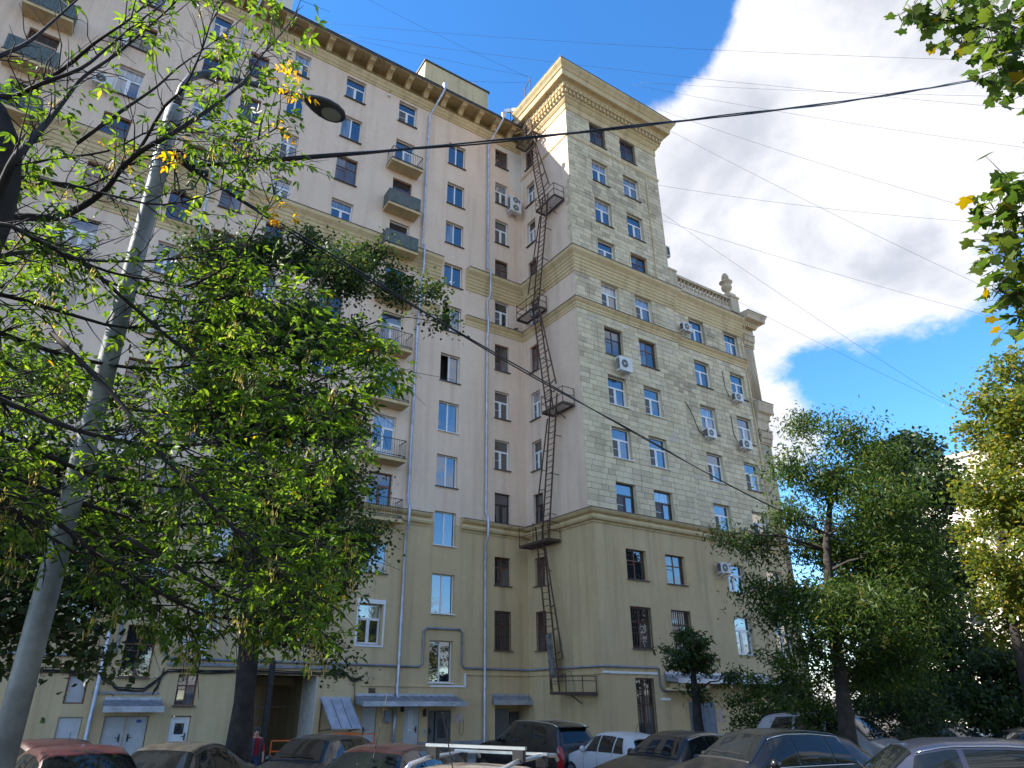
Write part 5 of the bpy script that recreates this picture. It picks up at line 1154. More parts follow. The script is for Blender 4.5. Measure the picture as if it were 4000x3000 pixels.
LIMB = [([(0, 217), (110, 165), (210, 80), (300, 0), (380, -70)], 4.6, .030), ([(36, 383), (155, 325), (260, 260), (360, 175), (440, 120), (513, 70), (600, -20)], 4.8, .035),
        ([(60, 375), (165, 325), (315, 268), (415, 190), (540, 85), (640, 10), (690, -60)], 4.9, .028), ([(60, 620), (130, 540), (190, 470), (260, 380), (325, 300), (450, 215), (540, 140), (670, 25), (720, -40)], 4.7, .04),
        ([(0, 850), (110, 848), (217, 850), (330, 800), (420, 730), (470, 660), (553, 587), (640, 540), (760, 465), (860, 395), (960, 310), (1010, 230), (1100, 130), (1150, 60)], 4.9, .05),
        ([(450, 690), (540, 590), (640, 420), (720, 340), (790, 190), (830, 60), (850, 0)], 5.0, .022), ([(300, 560), (480, 430), (610, 340), (700, 260), (840, 160), (960, 60)], 5.2, .020),
        ([(0, 690), (150, 700), (300, 735), (420, 690), (560, 620), (700, 590), (850, 640), (1010, 610), (1130, 640)], 5.0, .026), ([(0, 660), (200, 620), (420, 590), (620, 500), (800, 520), (960, 560), (1080, 500)], 5.3, .02),
        ([(0, 760), (200, 710), (420, 760), (640, 800), (860, 740), (1000, 640)], 5.1, .022), ([(0, 875), (150, 940), (300, 1010), (520, 1020), (760, 1000), (900, 930)], 4.8, .026),
        ([(0, 1000), (120, 985), (250, 1000), (420, 1060), (560, 1090), (760, 1120), (960, 1060)], 4.8, .03), ([(0, 960), (300, 1050), (560, 1150), (800, 1180), (1000, 1120), (1180, 1130)], 5.2, .026),
        ([(700, 1130), (820, 1080), (930, 1000), (1010, 870), (1070, 760), (1090, 640)], 5.1, .014), ([(0, 1150), (250, 1220), (500, 1280), (800, 1250), (1050, 1200), (1250, 1130)], 5.4, .026),
        ([(0, 1300), (300, 1400), (600, 1440), (900, 1400), (1200, 1330), (1400, 1290)], 5.0, .03), ([(0, 1400), (250, 1520), (520, 1600), (800, 1600), (1100, 1540), (1380, 1430), (1480, 1400)], 5.6, .03),
        ([(0, 1560), (300, 1680), (600, 1740), (900, 1720), (1200, 1640), (1420, 1560)], 4.9, .03), ([(0, 1700), (300, 1830), (650, 1900), (950, 1880), (1250, 1800), (1450, 1760)], 5.4, .03),
        ([(0, 1850), (300, 1960), (600, 2040), (900, 2050), (1150, 2080), (1350, 2160)], 5.0, .03), ([(0, 1900), (250, 2020), (500, 2150), (760, 2200), (1000, 2180), (1280, 2180)], 5.8, .028),
        ([(100, 1950), (350, 2140), (600, 2300), (800, 2400), (1000, 2430), (1150, 2460)], 5.2, .026), ([(0, 1980), (200, 2100), (450, 2270), (640, 2400), (750, 2470)], 4.8, .024), ([(300, 1000), (500, 1180), (700, 1350), (900, 1480), (1100, 1600), (1300, 1750)], 4.7, .022),
        ([(200, 1300), (450, 1550), (650, 1800), (850, 2000), (1050, 2200), (1200, 2330)], 4.6, .022), ([(500, 2100), (750, 2250), (950, 2350), (1130, 2350), (1250, 2280)], 4.9, .018)]
leaves = []; seeds = []
for li, (path, d, r_) in enumerate(LIMB):
    pts = [at(px, py, d*(1+.10*math.sin(li*1.7+i*.55)))-fb for i, (px, py) in enumerate(path)]
    if path[0][0] < 130:
        z0 = max(.8, pts[0].z-.25); tx = min([tk[i].lerp(tk[i+1], k_/4) for i in range(len(tk)-1) for k_ in range(4)], key=lambda q: abs(q.z-z0)); pts = [tx, (tx+pts[0])/2+Vector((0, 0, .03))]+pts
    sm = []
    for i in range(len(pts)-1):
        for s in range(3): t = s/3; a, b_, c, e = pts[max(i-1, 0)], pts[i], pts[i+1], pts[min(i+2, len(pts)-1)]; sm.append(.5*((2*b_)+(c-a)*t+(2*a-5*b_+4*c-e)*t*t+(3*b_-a-3*c+e)*t**3))
    sm.append(pts[-1]); k = len(sm); br_.tube(sm, [max(.004, .78*r_*(1-.88*i/k)) for i in range(k)], 7)
    for i in range(4, k):
        dirv = (sm[min(i+1, k-1)]-sm[i-1]).normalized()
        px0, py0 = proj(sm[i]+fb); dn0 = dens(px0, py0)
        for rep in range(6 if dn0 > .9 else 3 if dn0 > .3 else 2):
            if rng.random() > .85: continue
            side = Vector(nrng.normal(size=3)); side -= dirv*side.dot(dirv); side.normalize()
            tw = (dirv*.75+side*.8+Vector((0, 0, rng.uniform(-.1, .3)))).normalized(); L_ = rng.uniform(.18, .62)*(1-.30*i/k); tp = sm[i]+tw*L_+Vector((0, 0, -.06*L_))
            px, py = proj(tp+fb); dn = dens(px, py)*pole_gap(px, py, tp+fb)
            if dn < .4 and rng.random() < .45: continue
            br_.tube([sm[i], sm[i]+tw*L_*.35+Vector(nrng.normal(size=3))*.03*L_*2, sm[i]+tw*L_*.7+Vector((0, 0, .04*L_)), tp], [.006, .0045, .003, .0015], 4, False)
            if rng.random() < .35: e2 = tp+Vector(nrng.normal(size=3))*.09; br_.tube([sm[i].lerp(tp, .6), e2], [.003, .0015], 3, False)
            for s in range(4):
                t = .3+.7*(s+rng.random())/4; q = sm[i].lerp(tp, t); 
                if rng.random() < dn*.9: leaves.append((q, (tw*.5+Vector(nrng.normal(size=3))*.75)))
            if rng.random() < dn*.13: seeds.append(tp)
br_.build('trunk', 'twig', BE, True)
# compound leaves
tw_col = []
def compound(q, dr, sz):
    dr = Vector((dr.x, dr.y, dr.z*.5-.25)).normalized(); up = Vector((rng.gauss(0, .35), rng.gauss(0, .35), 1)); sd = dr.cross(up).normalized(); nr = sd.cross(dr).normalized(); out = []
    L_ = sz*2.2
    def leafl(s, ang, k): 
        t = (dr*math.cos(ang)+sd*math.sin(ang)+Vector((0, 0, -.25+rng.gauss(0, .15)))).normalized(); out.append((q+dr*L_*s, t, nr+Vector(nrng.normal(size=3))*.25, sz*k))
    leafl(1.0, 0, 1.1)
    for s, k in ((.92, .95), (.52, .9)):
        if s < .6 and rng.random() < .35: continue
        leafl(s, .95+rng.gauss(0, .15), k); leafl(s, -.95+rng.gauss(0, .15), k)
    return out
# shared single-leaf meshes for the nearest three hundred
var = []
for v in range(6):
    ls = compound(Vector((0, 0, 0)), Vector((1, 0, .2)), .066); a = lambda i: np.array([tuple(l[i]) for l in ls])
    var.append(leaf_mesh('leaf', a(0), a(1), a(2), np.array([l[3] for l in ls]), OVATE, 'leaf_fg'))
vy = []
for v in range(2):
    ls = compound(Vector((0, 0, 0)), Vector((1, 0, .2)), .07); a = lambda i: np.array([tuple(l[i]) for l in ls]); vy.append(leaf_mesh('leaf', a(0), a(1), a(2), np.array([l[3] for l in ls]), OVATE, 'leaf_yel'))
YEL = [(1120, 280), (1170, 300), (1130, 330), (1190, 350), (1090, 450), (1130, 470), (690, 540), (700, 600), (740, 620), (410, 585), (450, 600), (1090, 810), (1120, 830), (1070, 800), (1140, 800), (1110, 300), (1150, 250)]
def lsz(q): return max(.055, min(.105, .0142*(q+fb-EYE).dot(Fv)))*rng.uniform(.8, 1.15)
leaves.sort(key=lambda l: (l[0]+fb-EYE).length)
for (q, dr) in leaves[:300]:
    dr = Vector((dr.x, dr.y, dr.z*.4-.15)).normalized()
    link('leaf', rng.choice(var), BE, q, (rng.gauss(0, .35), -math.asin(max(-1, min(1, dr.z))), math.atan2(dr.y, dr.x)), [lsz(q)/.066]*3)
for (px, py) in YEL:
    for _ in range(2):
        q = at(px+rng.gauss(0, 18), py+rng.gauss(0, 18), 5.1)-fb; link('leaf', rng.choice(vy), BE, q, (rng.gauss(0, .4), rng.uniform(.1, .7), rng.uniform(0, 6.28)), [rng.uniform(.7, 1.0)]*3)
    if rng.random() < .6: seeds.append(at(px, py+15, 5.1)-fb)
ls = [x for (q, dr) in leaves[300:] for x in compound(q, dr, lsz(q))]
tag(link('crown', leaf_mesh('crown', np.array([tuple(l[0]) for l in ls]), np.array([tuple(l[1]) for l in ls]), np.array([tuple(l[2]) for l in ls]), np.array([l[3] for l in ls]), OVATE, 'leaf_fg'), BE), kind='stuff')
sp = []
for q in seeds: sp.append(np.array(q)[None, :]+np.concatenate([nrng.normal(size=(20, 2))*.018, -nrng.uniform(0, .13, (20, 1))], 1))
sp = np.concatenate(sp); k = len(sp)
tag(link('seed_clusters', leaf_mesh('seed_clusters', sp, nrng.normal(size=(k, 3))*.22+np.array([0, 0, -1.]), nrng.normal(size=(k, 3)), .036*nrng.uniform(.8, 1.25, k), SAM, 'samara'), BE), kind='stuff')
print('fg leaves', len(leaves), 'leaflets', len(ls), 'seeds', len(seeds), 'maple', len(mp))
# ================================================================ parked cars
def paint(name, col, rough=.35, metal=.0, dust=.12):
    mt, t, b = nmat(name); b.inputs['Metallic'].default_value = metal; b.inputs['Coat Weight'].default_value = .55; b.inputs['Coat Roughness'].default_value = .05
    tc = nd(t, 'ShaderNodeTexCoord'); f = noise(t, tc.outputs['Object'], 3.5, 6, .65); g = nd(t, 'ShaderNodeNewGeometry'); sp_ = nd(t, 'ShaderNodeSeparateXYZ'); lk(t, g.outputs['Normal'], sp_.inputs[0])
    up = mth(t, 'MULTIPLY', mth(t, 'MAXIMUM', sp_.outputs[2], 0.15), smooth(t, f, .3, .75)); m_ = nd(t, 'ShaderNodeMix', data_type='RGBA'); lk(t, mth(t, 'MULTIPLY', up, dust*.55), m_.inputs[0]); m_.inputs[6].default_value = (*col, 1); m_.inputs[7].default_value = (.12, .105, .085, 1); lk(t, m_.outputs[2], b.inputs['Base Color'])
    lk(t, mth(t, 'MULTIPLY_ADD', up, dust*2.5, rough), b.inputs['Roughness']); return mt
M['cglass'] = mat('car_glass', (0.010, 0.013, 0.015), .03, 0, var=.2, vscale=1, spec=.6, coat=0)
M['tyre'] = mat('tyre_rubber', (.016, .016, .016), .85); M['rim'] = mat('alloy_rim', (.45, .45, .46), .3, .8); M['chrome'] = mat('chrome', (.75, .75, .76), .12, 1.0)
M['tail'] = mat('tail_lamp_red', (.35, .012, .015), .12, spec=.8); M['head'] = mat('head_lamp', (.55, .58, .62), .08, .3, spec=.8); M['plate'] = mat('number_plate', (.70, .70, .70), .5); M['blackp'] = mat('black_plastic', (.02, .02, .021), .5); M['silverbar'] = mat('satin_aluminium', (.72, .72, .73), .28, .85)
SHAPE = { # t (0 nose .. 1 tail) -> top height ; belt ; window splits ; windscreen ; rear glass
 'sedan': dict(top=[(0, .58), (.03, .70), (.12, .80), (.27, .94), (.30, .97), (.42, 1.36), (.50, 1.43), (.60, 1.44), (.68, 1.40), (.74, 1.33), (.86, 1.05), (.90, 1.03), (.97, .98), (1, .70)], ws=(.305, .415), rg=(.745, .85), side=[(.36, .51), (.525, .665), (.675, .755)]),
 'hatch': dict(top=[(0, .58), (.03, .72), (.14, .86), (.26, .98), (.30, 1.02), (.43, 1.42), (.52, 1.48), (.65, 1.48), (.80, 1.43), (.88, 1.36), (.96, 1.02), (.985, .95), (1, .66)], ws=(.305, .425), rg=(.885, .957), side=[(.365, .52), (.535, .70), (.715, .83)]),
 'suv': dict(top=[(0, .72), (.03, .88), (.12, 1.02), (.25, 1.12), (.285, 1.16), (.40, 1.58), (.48, 1.66), (.62, 1.68), (.82, 1.64), (.90, 1.58), (.965, 1.16), (.985, 1.08), (1, .78)], ws=(.29, .395), rg=(.905, .962), side=[(.345, .50), (.515, .685), (.70, .85)]),
 'wagon': dict(top=[(0, .60), (.03, .76), (.13, .88), (.26, 1.00), (.295, 1.04), (.41, 1.44), (.50, 1.52), (.65, 1.53), (.82, 1.49), (.90, 1.43), (.965, 1.05), (.985, .98), (1, .70)], ws=(.30, .405), rg=(.905, .962), side=[(.355, .51), (.525, .69), (.705, .86)])}
def make_car(kind, L, Wd, Hs, paintm, rails=None, spoiler=False, trim=False):
    S = SHAPE[kind]; tx = np.array([p[0] for p in S['top']]); tz = np.array([p[1] for p in S['top']]); mx = tz.max(); hz = Hs/mx
    dense = np.linspace(0, 1, 401); zz = np.interp(dense, tx, tz); ker = np.hanning(15); ker /= ker.sum(); zz = np.convolve(np.pad(zz, 7, mode='edge'), ker, 'valid')*hz
    wx = np.interp(dense, [0, .02, .07, .2, .5, .85, .95, 1], [.66, .80, .92, .985, 1, .975, .92, .80]); wx = np.convolve(np.pad(wx, 7, mode='edge'), ker, 'valid')*Wd/2
    def top(t): return float(np.interp(t, dense, zz))
    def hw(t): return float(np.interp(t, dense, wx))
    bl0 = {'sedan': .90, 'hatch': .93, 'suv': 1.08, 'wagon': .95}[kind]*hz
    def ring(t):
        z, w = top(t), hw(t); belt = bl0+.06*(t-.4); k = max(0, min(1, (z-belt)/(.45*hz))); zb = min(belt, z-.05); bot = .24+.10*max(0, (abs(t-.5)-.40)/.1)
        wr = w*(.90-.24*k); e = z-.035-.03*k
        pts = [(w*.80, bot), (w*.95, bot+.05), (w*.985, .42*hz), (w, .60*hz), (w*.985, zb-.08), (w*.955, zb)]
        for s in (.25, .5, .75): c = 1+.05*math.sin(math.pi*s)*k; pts.append(((w*.95*(1-s)+wr*s)*c, zb+(e-zb)*s))
        pts += [(wr, e), (wr*.94, e+(z-e)*.55), (wr*.80, z-.012), (wr*.5, z-.004), (0, z+.004)]
        return pts
    NR = 14; ts = sorted(set([0, .006, .015, .03]+list(np.linspace(.05, .95, 46))+[.97, .985, .995, 1]))
    def P3(t, i, s): y, z = ring(t)[i]; return Vector((L*(.5-t), s*y, z))
    def surf(t, v, s):
        i = int(v); i = min(i, NR-2); a, c = P3(t, i, s), P3(t, i+1, s); return a.lerp(c, v-i)
    def nrmv(t, v, s):
        a = surf(min(t+.01, 1), v, s)-surf(max(t-.01, 0), v, s); c = surf(t, min(v+.2, NR-1.001), s)-surf(t, max(v-.2, 0), s); n_ = a.cross(c).normalized(); o_ = surf(t, v, s)-Vector((L*(.5-t), 0, .7)); return n_ if n_.dot(o_) > 0 else -n_
    root = bpy.data.objects.new('parked_car', None)
    b = MB()
    for t in ts:
        r_ = ring(t)
        for (y, z) in r_: b.v.append((L*(.5-t), y, z))
        for (y, z) in r_[-2::-1]: b.v.append((L*(.5-t), -y, z))
    n = 2*NR-1
    for i in range(len(ts)-1):
        for j in range(n-1): b.f.append((i*n+j, i*n+j+1, (i+1)*n+j+1, (i+1)*n+j)); b.m.append(0)
        b.f.append((i*n+n-1, i*n, (i+1)*n, (i+1)*n+n-1)); b.m.append(0)
    b.f.append(tuple(range(n-1, -1, -1))); b.f.append(tuple((len(ts)-1)*n+j for j in range(n))); b.m += [0, 0]
    me = b.mesh('body', paintm); smooth_by_angle(me, 50); parts = [('body', me, None)]
    def panel(name, t0, t1, v0, v1, sides, mt, off=.006, nt_=8, nv=6, slant0=0, slant1=0, over=False):
        p = MB(); cols = []
        if over: vs = [(v, 1) for v in np.linspace(v0, NR-1.001, nv)]+[(v, -1) for v in np.linspace(NR-1.001, v0, nv)[1:]]
        else: vs = [(v, sides) for v in np.linspace(v0, v1, nv)]
        for i in range(nt_+1):
            for (v, s) in vs:
                fr_ = (v-v0)/max(1e-6, (v1-v0)) if not over else 0; ta = t0+slant0*fr_; tb = t1+slant1*fr_; t = ta+(tb-ta)*i/nt_; q = surf(t, v, s)+nrmv(t, v, s)*off; p.v.append(tuple(q))
        m_ = len(vs)
        for i in range(nt_):
            for j in range(m_-1): p.f.append((i*m_+j, i*m_+j+1, (i+1)*m_+j+1, (i+1)*m_+j)); p.m.append(0)
        mm_ = p.mesh(name, mt, True); parts.append((name, mm_, None)); return mm_
    panel('windscreen', S['ws'][0]-.002, S['ws'][1], 9.5, 0, 0, 'cglass', .008, over=True)
    panel('rear_window', S['rg'][0], S['rg'][1], 9.5, 0, 0, 'cglass', .008, over=True)
    k = len(S['side'])
    for s in (1, -1):
        for i, (a, c) in enumerate(S['side']):
            panel('side_window', a, c, 5.25, 8.75, s, 'cglass', .007, slant0=.055 if i == 0 else 0, slant1=-.05 if i == k-1 else 0)
        if trim:
            p = MB(); p.tube([tuple(surf(t, 5.12, s)+nrmv(t, 5.1, s)*.006) for t in np.linspace(S['side'][0][0], S['side'][-1][1], 14)]+[tuple(surf(t, 9.0, s)+nrmv(t, 9, s)*.004) for t in np.linspace(S['side'][-1][1]-.045, S['side'][0][0]+.06, 14)], .011, 5); parts.append(('window_trim', p.mesh('window_trim', 'chrome', True), None))
        for tt in ([S['side'][0][0]-.012]+[a_[1]+.006 for a_ in S['side'][:2]]): panel('door_seam', tt, tt+.0035, 1.4, 5.2, s, 'dark', .003, 1, 6)
        panel('head_lamp', .012, .085, 3.1, 4.6, s, 'head', .006, 5, 4); panel('tail_lamp', .955, .993, 3.0, 4.9 if kind == 'sedan' else 6.2, s, 'tail', .008, 5, 5)
        mi = MB(); q = surf(.375, 5.3, s)+Vector((0, s*.11, .06)); mi.tube([q+Vector((.07, 0, 0)), q+Vector((.05, 0, 0)), q, q-Vector((.06, 0, 0))], [.03, .075, .085, .07], 10); mi.beam(q-Vector((0, s*.12, .05)), q, .04); parts.append(('wing_mirror', mi.mesh('wing_mirror', paintm, True), None))
        for ta in (.185, .80):
            w_ = MB(); c = Vector((L*(.5-ta), s*(Wd/2-.10), .31)); w_.cur = 0
            prof = [(.0, -.09), (.22, -.10), (.30, -.10), (.325, -.06), (.325, .06), (.30, .10), (.22, .105)]
            for (rr, o_) in prof:
                for j in range(20): a = 2*math.pi*j/20; w_.v.append((c.x+rr*math.cos(a), c.y+s*o_, c.z+rr*math.sin(a)))
            for i in range(len(prof)-1):
                for j in range(20): w_.f.append((i*20+j, i*20+(j+1) % 20, (i+1)*20+(j+1) % 20, (i+1)*20+j)); w_.m.append(0)
            w_.cur = 1; w_.add([(c.x, c.y+s*.085, c.z)]+[(c.x+.22*math.cos(2*math.pi*j/20), c.y+s*.108, c.z+.22*math.sin(2*math.pi*j/20)) for j in range(20)], [(0, 1+j, 1+(j+1) % 20) for j in range(20)])
            parts.append(('wheel', w_.mesh('wheel', ['tyre', 'rim'], True), None))
        if rails:
            p = MB(); pts = [tuple(surf(t, 9.6, s)+Vector((0, 0, .045*min(1, 6*(t-S['ws'][1]-.02)/.2, 6*(S['rg'][0]-t)/.2)+.012))) for t in np.linspace(S['ws'][1]+.03, S['rg'][0]-.01, 14)]; p.tube(pts, .016, 6); parts.append(('roof_rail', p.mesh('roof_rail', rails, True), None))
    p = MB(); x = L/2; p.box(x-.06, -.36, .48*hz, x+.012, .36, .66*hz); parts.append(('grille', p.mesh('grille', 'blackp'), None))
    for (x, nm) in ((L/2+.016, 'number_plate'), (-L/2-.016, 'number_plate')):
        zc = .44*hz if x > 0 else (.62 if kind != 'sedan' else .60)*hz; p = MB(); p.box(x-.008, -.26, zc-.055, x+.008, .26, zc+.055); parts.append((nm, p.mesh(nm, 'plate'), None))
    p = MB(); p.tube([(L*(.5-S['rg'][1])-.01, .05, top(S['rg'][1])+.03), (L*(.5-S['rg'][1]+.01), -.32, top(S['rg'][1])+.075)], .012, 5); parts.append(('rear_wiper', p.mesh('rear_wiper', 'blackp'), None))
    p = MB(); t0 = S['ws'][0]-.004
    p.tube([tuple(surf(t0, v_, 1)+Vector((0, 0, .004))) for v_ in np.linspace(10, NR-1.001, 6)]+[tuple(surf(t0, v_, -1)+Vector((0, 0, .004))) for v_ in np.linspace(NR-1.001, 10, 6)[1:]], .022, 5); parts.append(('cowl', p.mesh('cowl', 'blackp', True), None))
    for yo in (.05, -.42):
        p = MB(); xa = L*(.5-t0)-.06; p.tube([(xa, yo+.4, top(t0+.02)+.035), (xa-.02, yo-.1, top(t0+.025)+.045)], .010, 5); parts.append(('wiper', p.mesh('wiper', 'blackp'), None))
    if spoiler:
        p = MB(); t = S['rg'][0]; z = top(t); w_ = hw(t)*.62; p.add([(L*(.5-t)+.10, -w_, z-.01), (L*(.5-t)+.10, w_, z-.01), (L*(.5-t)-.12, w_*.95, z+.005), (L*(.5-t)-.12, -w_*.95, z+.005), (L*(.5-t)+.10, -w_, z+.035), (L*(.5-t)+.10, w_, z+.035), (L*(.5-t)-.14, w_*.95, z+.03), (L*(.5-t)-.14, -w_*.95, z+.03)], [(3,2,1,0),(4,5,6,7),(0,1,5,4),(1,2,6,5),(2,3,7,6),(3,0,4,7)]); parts.append(('spoiler', p.mesh('spoiler', paintm), None))
    return parts, surf, top
def car(label, px, py, d, face, kind, L, Wd, Hs, col, rails=None, spoiler=False, trim=False, metal=.05, dust=.12, extra=None):
    """roof centre seen at (px,py), d metres away; face = angle between nose and the direction towards the viewpoint (degrees, + turns the nose to the viewer's right)"""
    q = at(px, py, d)
    gz_ = ground_z(q.y, q.x); pm_ = paint('paint', col, metal=metal, dust=dust)
    parts, surf, top = make_car(kind, L, Wd, Hs, pm_, rails, spoiler, trim)
    tow = math.atan2(-q.y, -q.x); o = thing('parked_car', label, 'car', (q.x, q.y, gz_), tow+R(face)); o['group'] = 'cars parked in the yard'
    for (nm, me, _) in parts: link(nm, me, o)
    if extra: extra(o, surf, top, L)
    return o
def antenna(x, y, z, l=.35, lean=-.3):
    def f(o, surf, top, L): b = MB(); b.tube([(x, y, z), (x+lean*l, y, z+l)], .006, 5); b.build('aerial', 'blackp', o)
    return f
def both(*fs):
    def f(*a):
        for g in fs: g(*a)
    return f
car('dark red car at the far left half hidden behind the other red car', 235, 2872, 15.8, 20, 'hatch', 4.0, 1.68, 1.56, (.04, .005, .007), dust=.04, extra=antenna(.2, .1, 1.44, .25, 0))
car('red car in front at the far left with a dark windscreen', 335, 2918, 12.0, 12, 'hatch', 4.0, 1.68, 1.50, (.055, .003, .006), dust=.0)
car('dusty olive brown saloon parked left of the linden trunk', 690, 2892, 14.8, -28, 'sedan', 4.4, 1.72, 1.47, (.030, .027, .021), dust=.22)
car('dark grey hatchback parked before the archway railing', 1240, 2859, 18.3, -32, 'hatch', 4.1, 1.70, 1.54, (.022, .022, .022), dust=.2)
def mitsu(o, surf, top, L):
    b = MB(); b.box(-.1, .25, 1.43, .1, .33, 1.434); b.build('dust_mark', 'paper', o)
car('dark maroon saloon with a long rod aerial parked in the middle row', 1500, 2909, 12.4, -30, 'sedan', 4.4, 1.72, 1.42, (.022, .005, .006), dust=.08, extra=antenna(.9, .35, 1.30, .85, -.35))
def rackbars(o, surf, top, L):
    for x in (.42, -.38):
        z = top(.5-x/L)+.17; b = MB(); b.box(x-.035, -.60, z, x+.035, .60, z+.03); c = b.build('cross_bar', 'silverbar', o)
        for s in (-1, 1): f = MB(); f.box(x-.05, s*.52-.06, z-.12, x+.05, s*.52+.06, z-.002); f.build('bar_foot', 'blackp', c)
    for s in (-1, 1):
        b = MB(); z = top(.5)+.04; b.tube([(1.02, s*.53, z-.06), (.92, s*.53, z), (.5, s*.53, z+.03), (-.5, s*.53, z+.03), (-.9, s*.53, z), (-1.0, s*.53, z-.06)], .024, 8); b.build('roof_rail', 'silverbar', o, True)
    b = MB(); b.tube([(-.95, 0, top(.7)), (-1.25, 0, top(.7)+.55)], .007, 5); b.build('aerial', 'blackp', o)
car('pale beige car in front with aluminium roof rails and cross bars', 1905, 2992, 8.8, 158, 'wagon', 4.3, 1.74, 1.44, (.33, .27, .21), metal=.5, dust=.2, extra=rackbars)
def star(o, surf, top, L):
    x = -L/2-.02; z = .98; b = MB(); b.tube([(x, .055*math.cos(a), z+.055*math.sin(a)) for a in np.linspace(0, 2*math.pi, 17)], .007, 5, False)
    for a in (90, 210, 330): b.tube([(x, 0, z), (x, .055*math.cos(R(a)), z+.055*math.sin(R(a)))], .006, 5)
    b.build('star_emblem', 'chrome', o); b = MB(); b.box(-L/2-.02, -.62, .86, -L/2-.005, .62, .885); b.build('chrome_strip', 'chrome', o)
    cu = bpy.data.curves.new('tmp', 'FONT'); cu.body = 'GLE'; cu.size = .10; cu.extrude = .003; to_ = bpy.data.objects.new('tmp', cu); COL.objects.link(to_); me = bpy.data.meshes.new_from_object(to_.evaluated_get(bpy.context.evaluated_depsgraph_get())); bpy.data.objects.remove(to_); me.materials.clear(); me.materials.append(M['chrome']); link('model_lettering', me, o, (-L/2-.02, .62, .93), (R(90), 0, R(-90)))
car('black off-roader seen from behind with silver roof rails and red tail lamps', 2085, 2816, 25.0, -143, 'suv', 5.0, 1.92, 1.84, (.006, .006, .007), rails='silverbar', spoiler=True, dust=.02, extra=star)
car('small white hatchback seen from behind with a dark rear window', 2405, 2848, 22.0, -143, 'hatch', 3.75, 1.62, 1.45, (.62, .63, .65), metal=.1, spoiler=True, dust=.05, extra=antenna(-.9, 0, 1.44, .22, -.5))
def roundel(o, surf, top, L):
    b = MB(); q = surf(.055, 12.9, 1); n_ = 14; b.add([tuple(q+Vector((.01, 0, .012)))]+[tuple(q+Vector((.045*math.cos(2*math.pi*j/n_), .045*math.sin(2*math.pi*j/n_), .010))) for j in range(n_)], [(0, 1+j, 1+(j+1) % n_) for j in range(n_)]); b.build('round_emblem', 'chrome', o)
car('black saloon with a dusty bonnet beside the white hatchback', 2650, 2853, 17.6, -42, 'sedan', 4.7, 1.80, 1.44, (.006, .006, .008), trim=True, dust=.05, extra=roundel)
car('black crossover with chrome window trim in front of the ash trunk', 2960, 2846, 15.0, -50, 'hatch', 4.35, 1.80, 1.55, (.005, .005, .006), trim=True, dust=.04)
car('pale grey estate car with roof rails behind the ash trunk', 3285, 2812, 20.6, 64, 'wagon', 4.5, 1.74, 1.76, (.36, .37, .40), rails='blackp', dust=.06)
car('dark car low behind the grey estate under the shrubs', 3690, 2836, 27, 60, 'sedan', 4.5, 1.75, 1.40, (.03, .032, .036), dust=.1)
car('silver blue off-roader in front at the right glinting in the sun', 3660, 2868, 11.5, -76, 'suv', 4.6, 1.86, 1.66, (.045, .052, .085), metal=.5, spoiler=True, trim=True, dust=.04)
car('dark car at the far right edge behind the silver blue off-roader', 4010, 2830, 20, -70, 'sedan', 4.5, 1.75, 1.50, (.02, .02, .022), dust=.05)

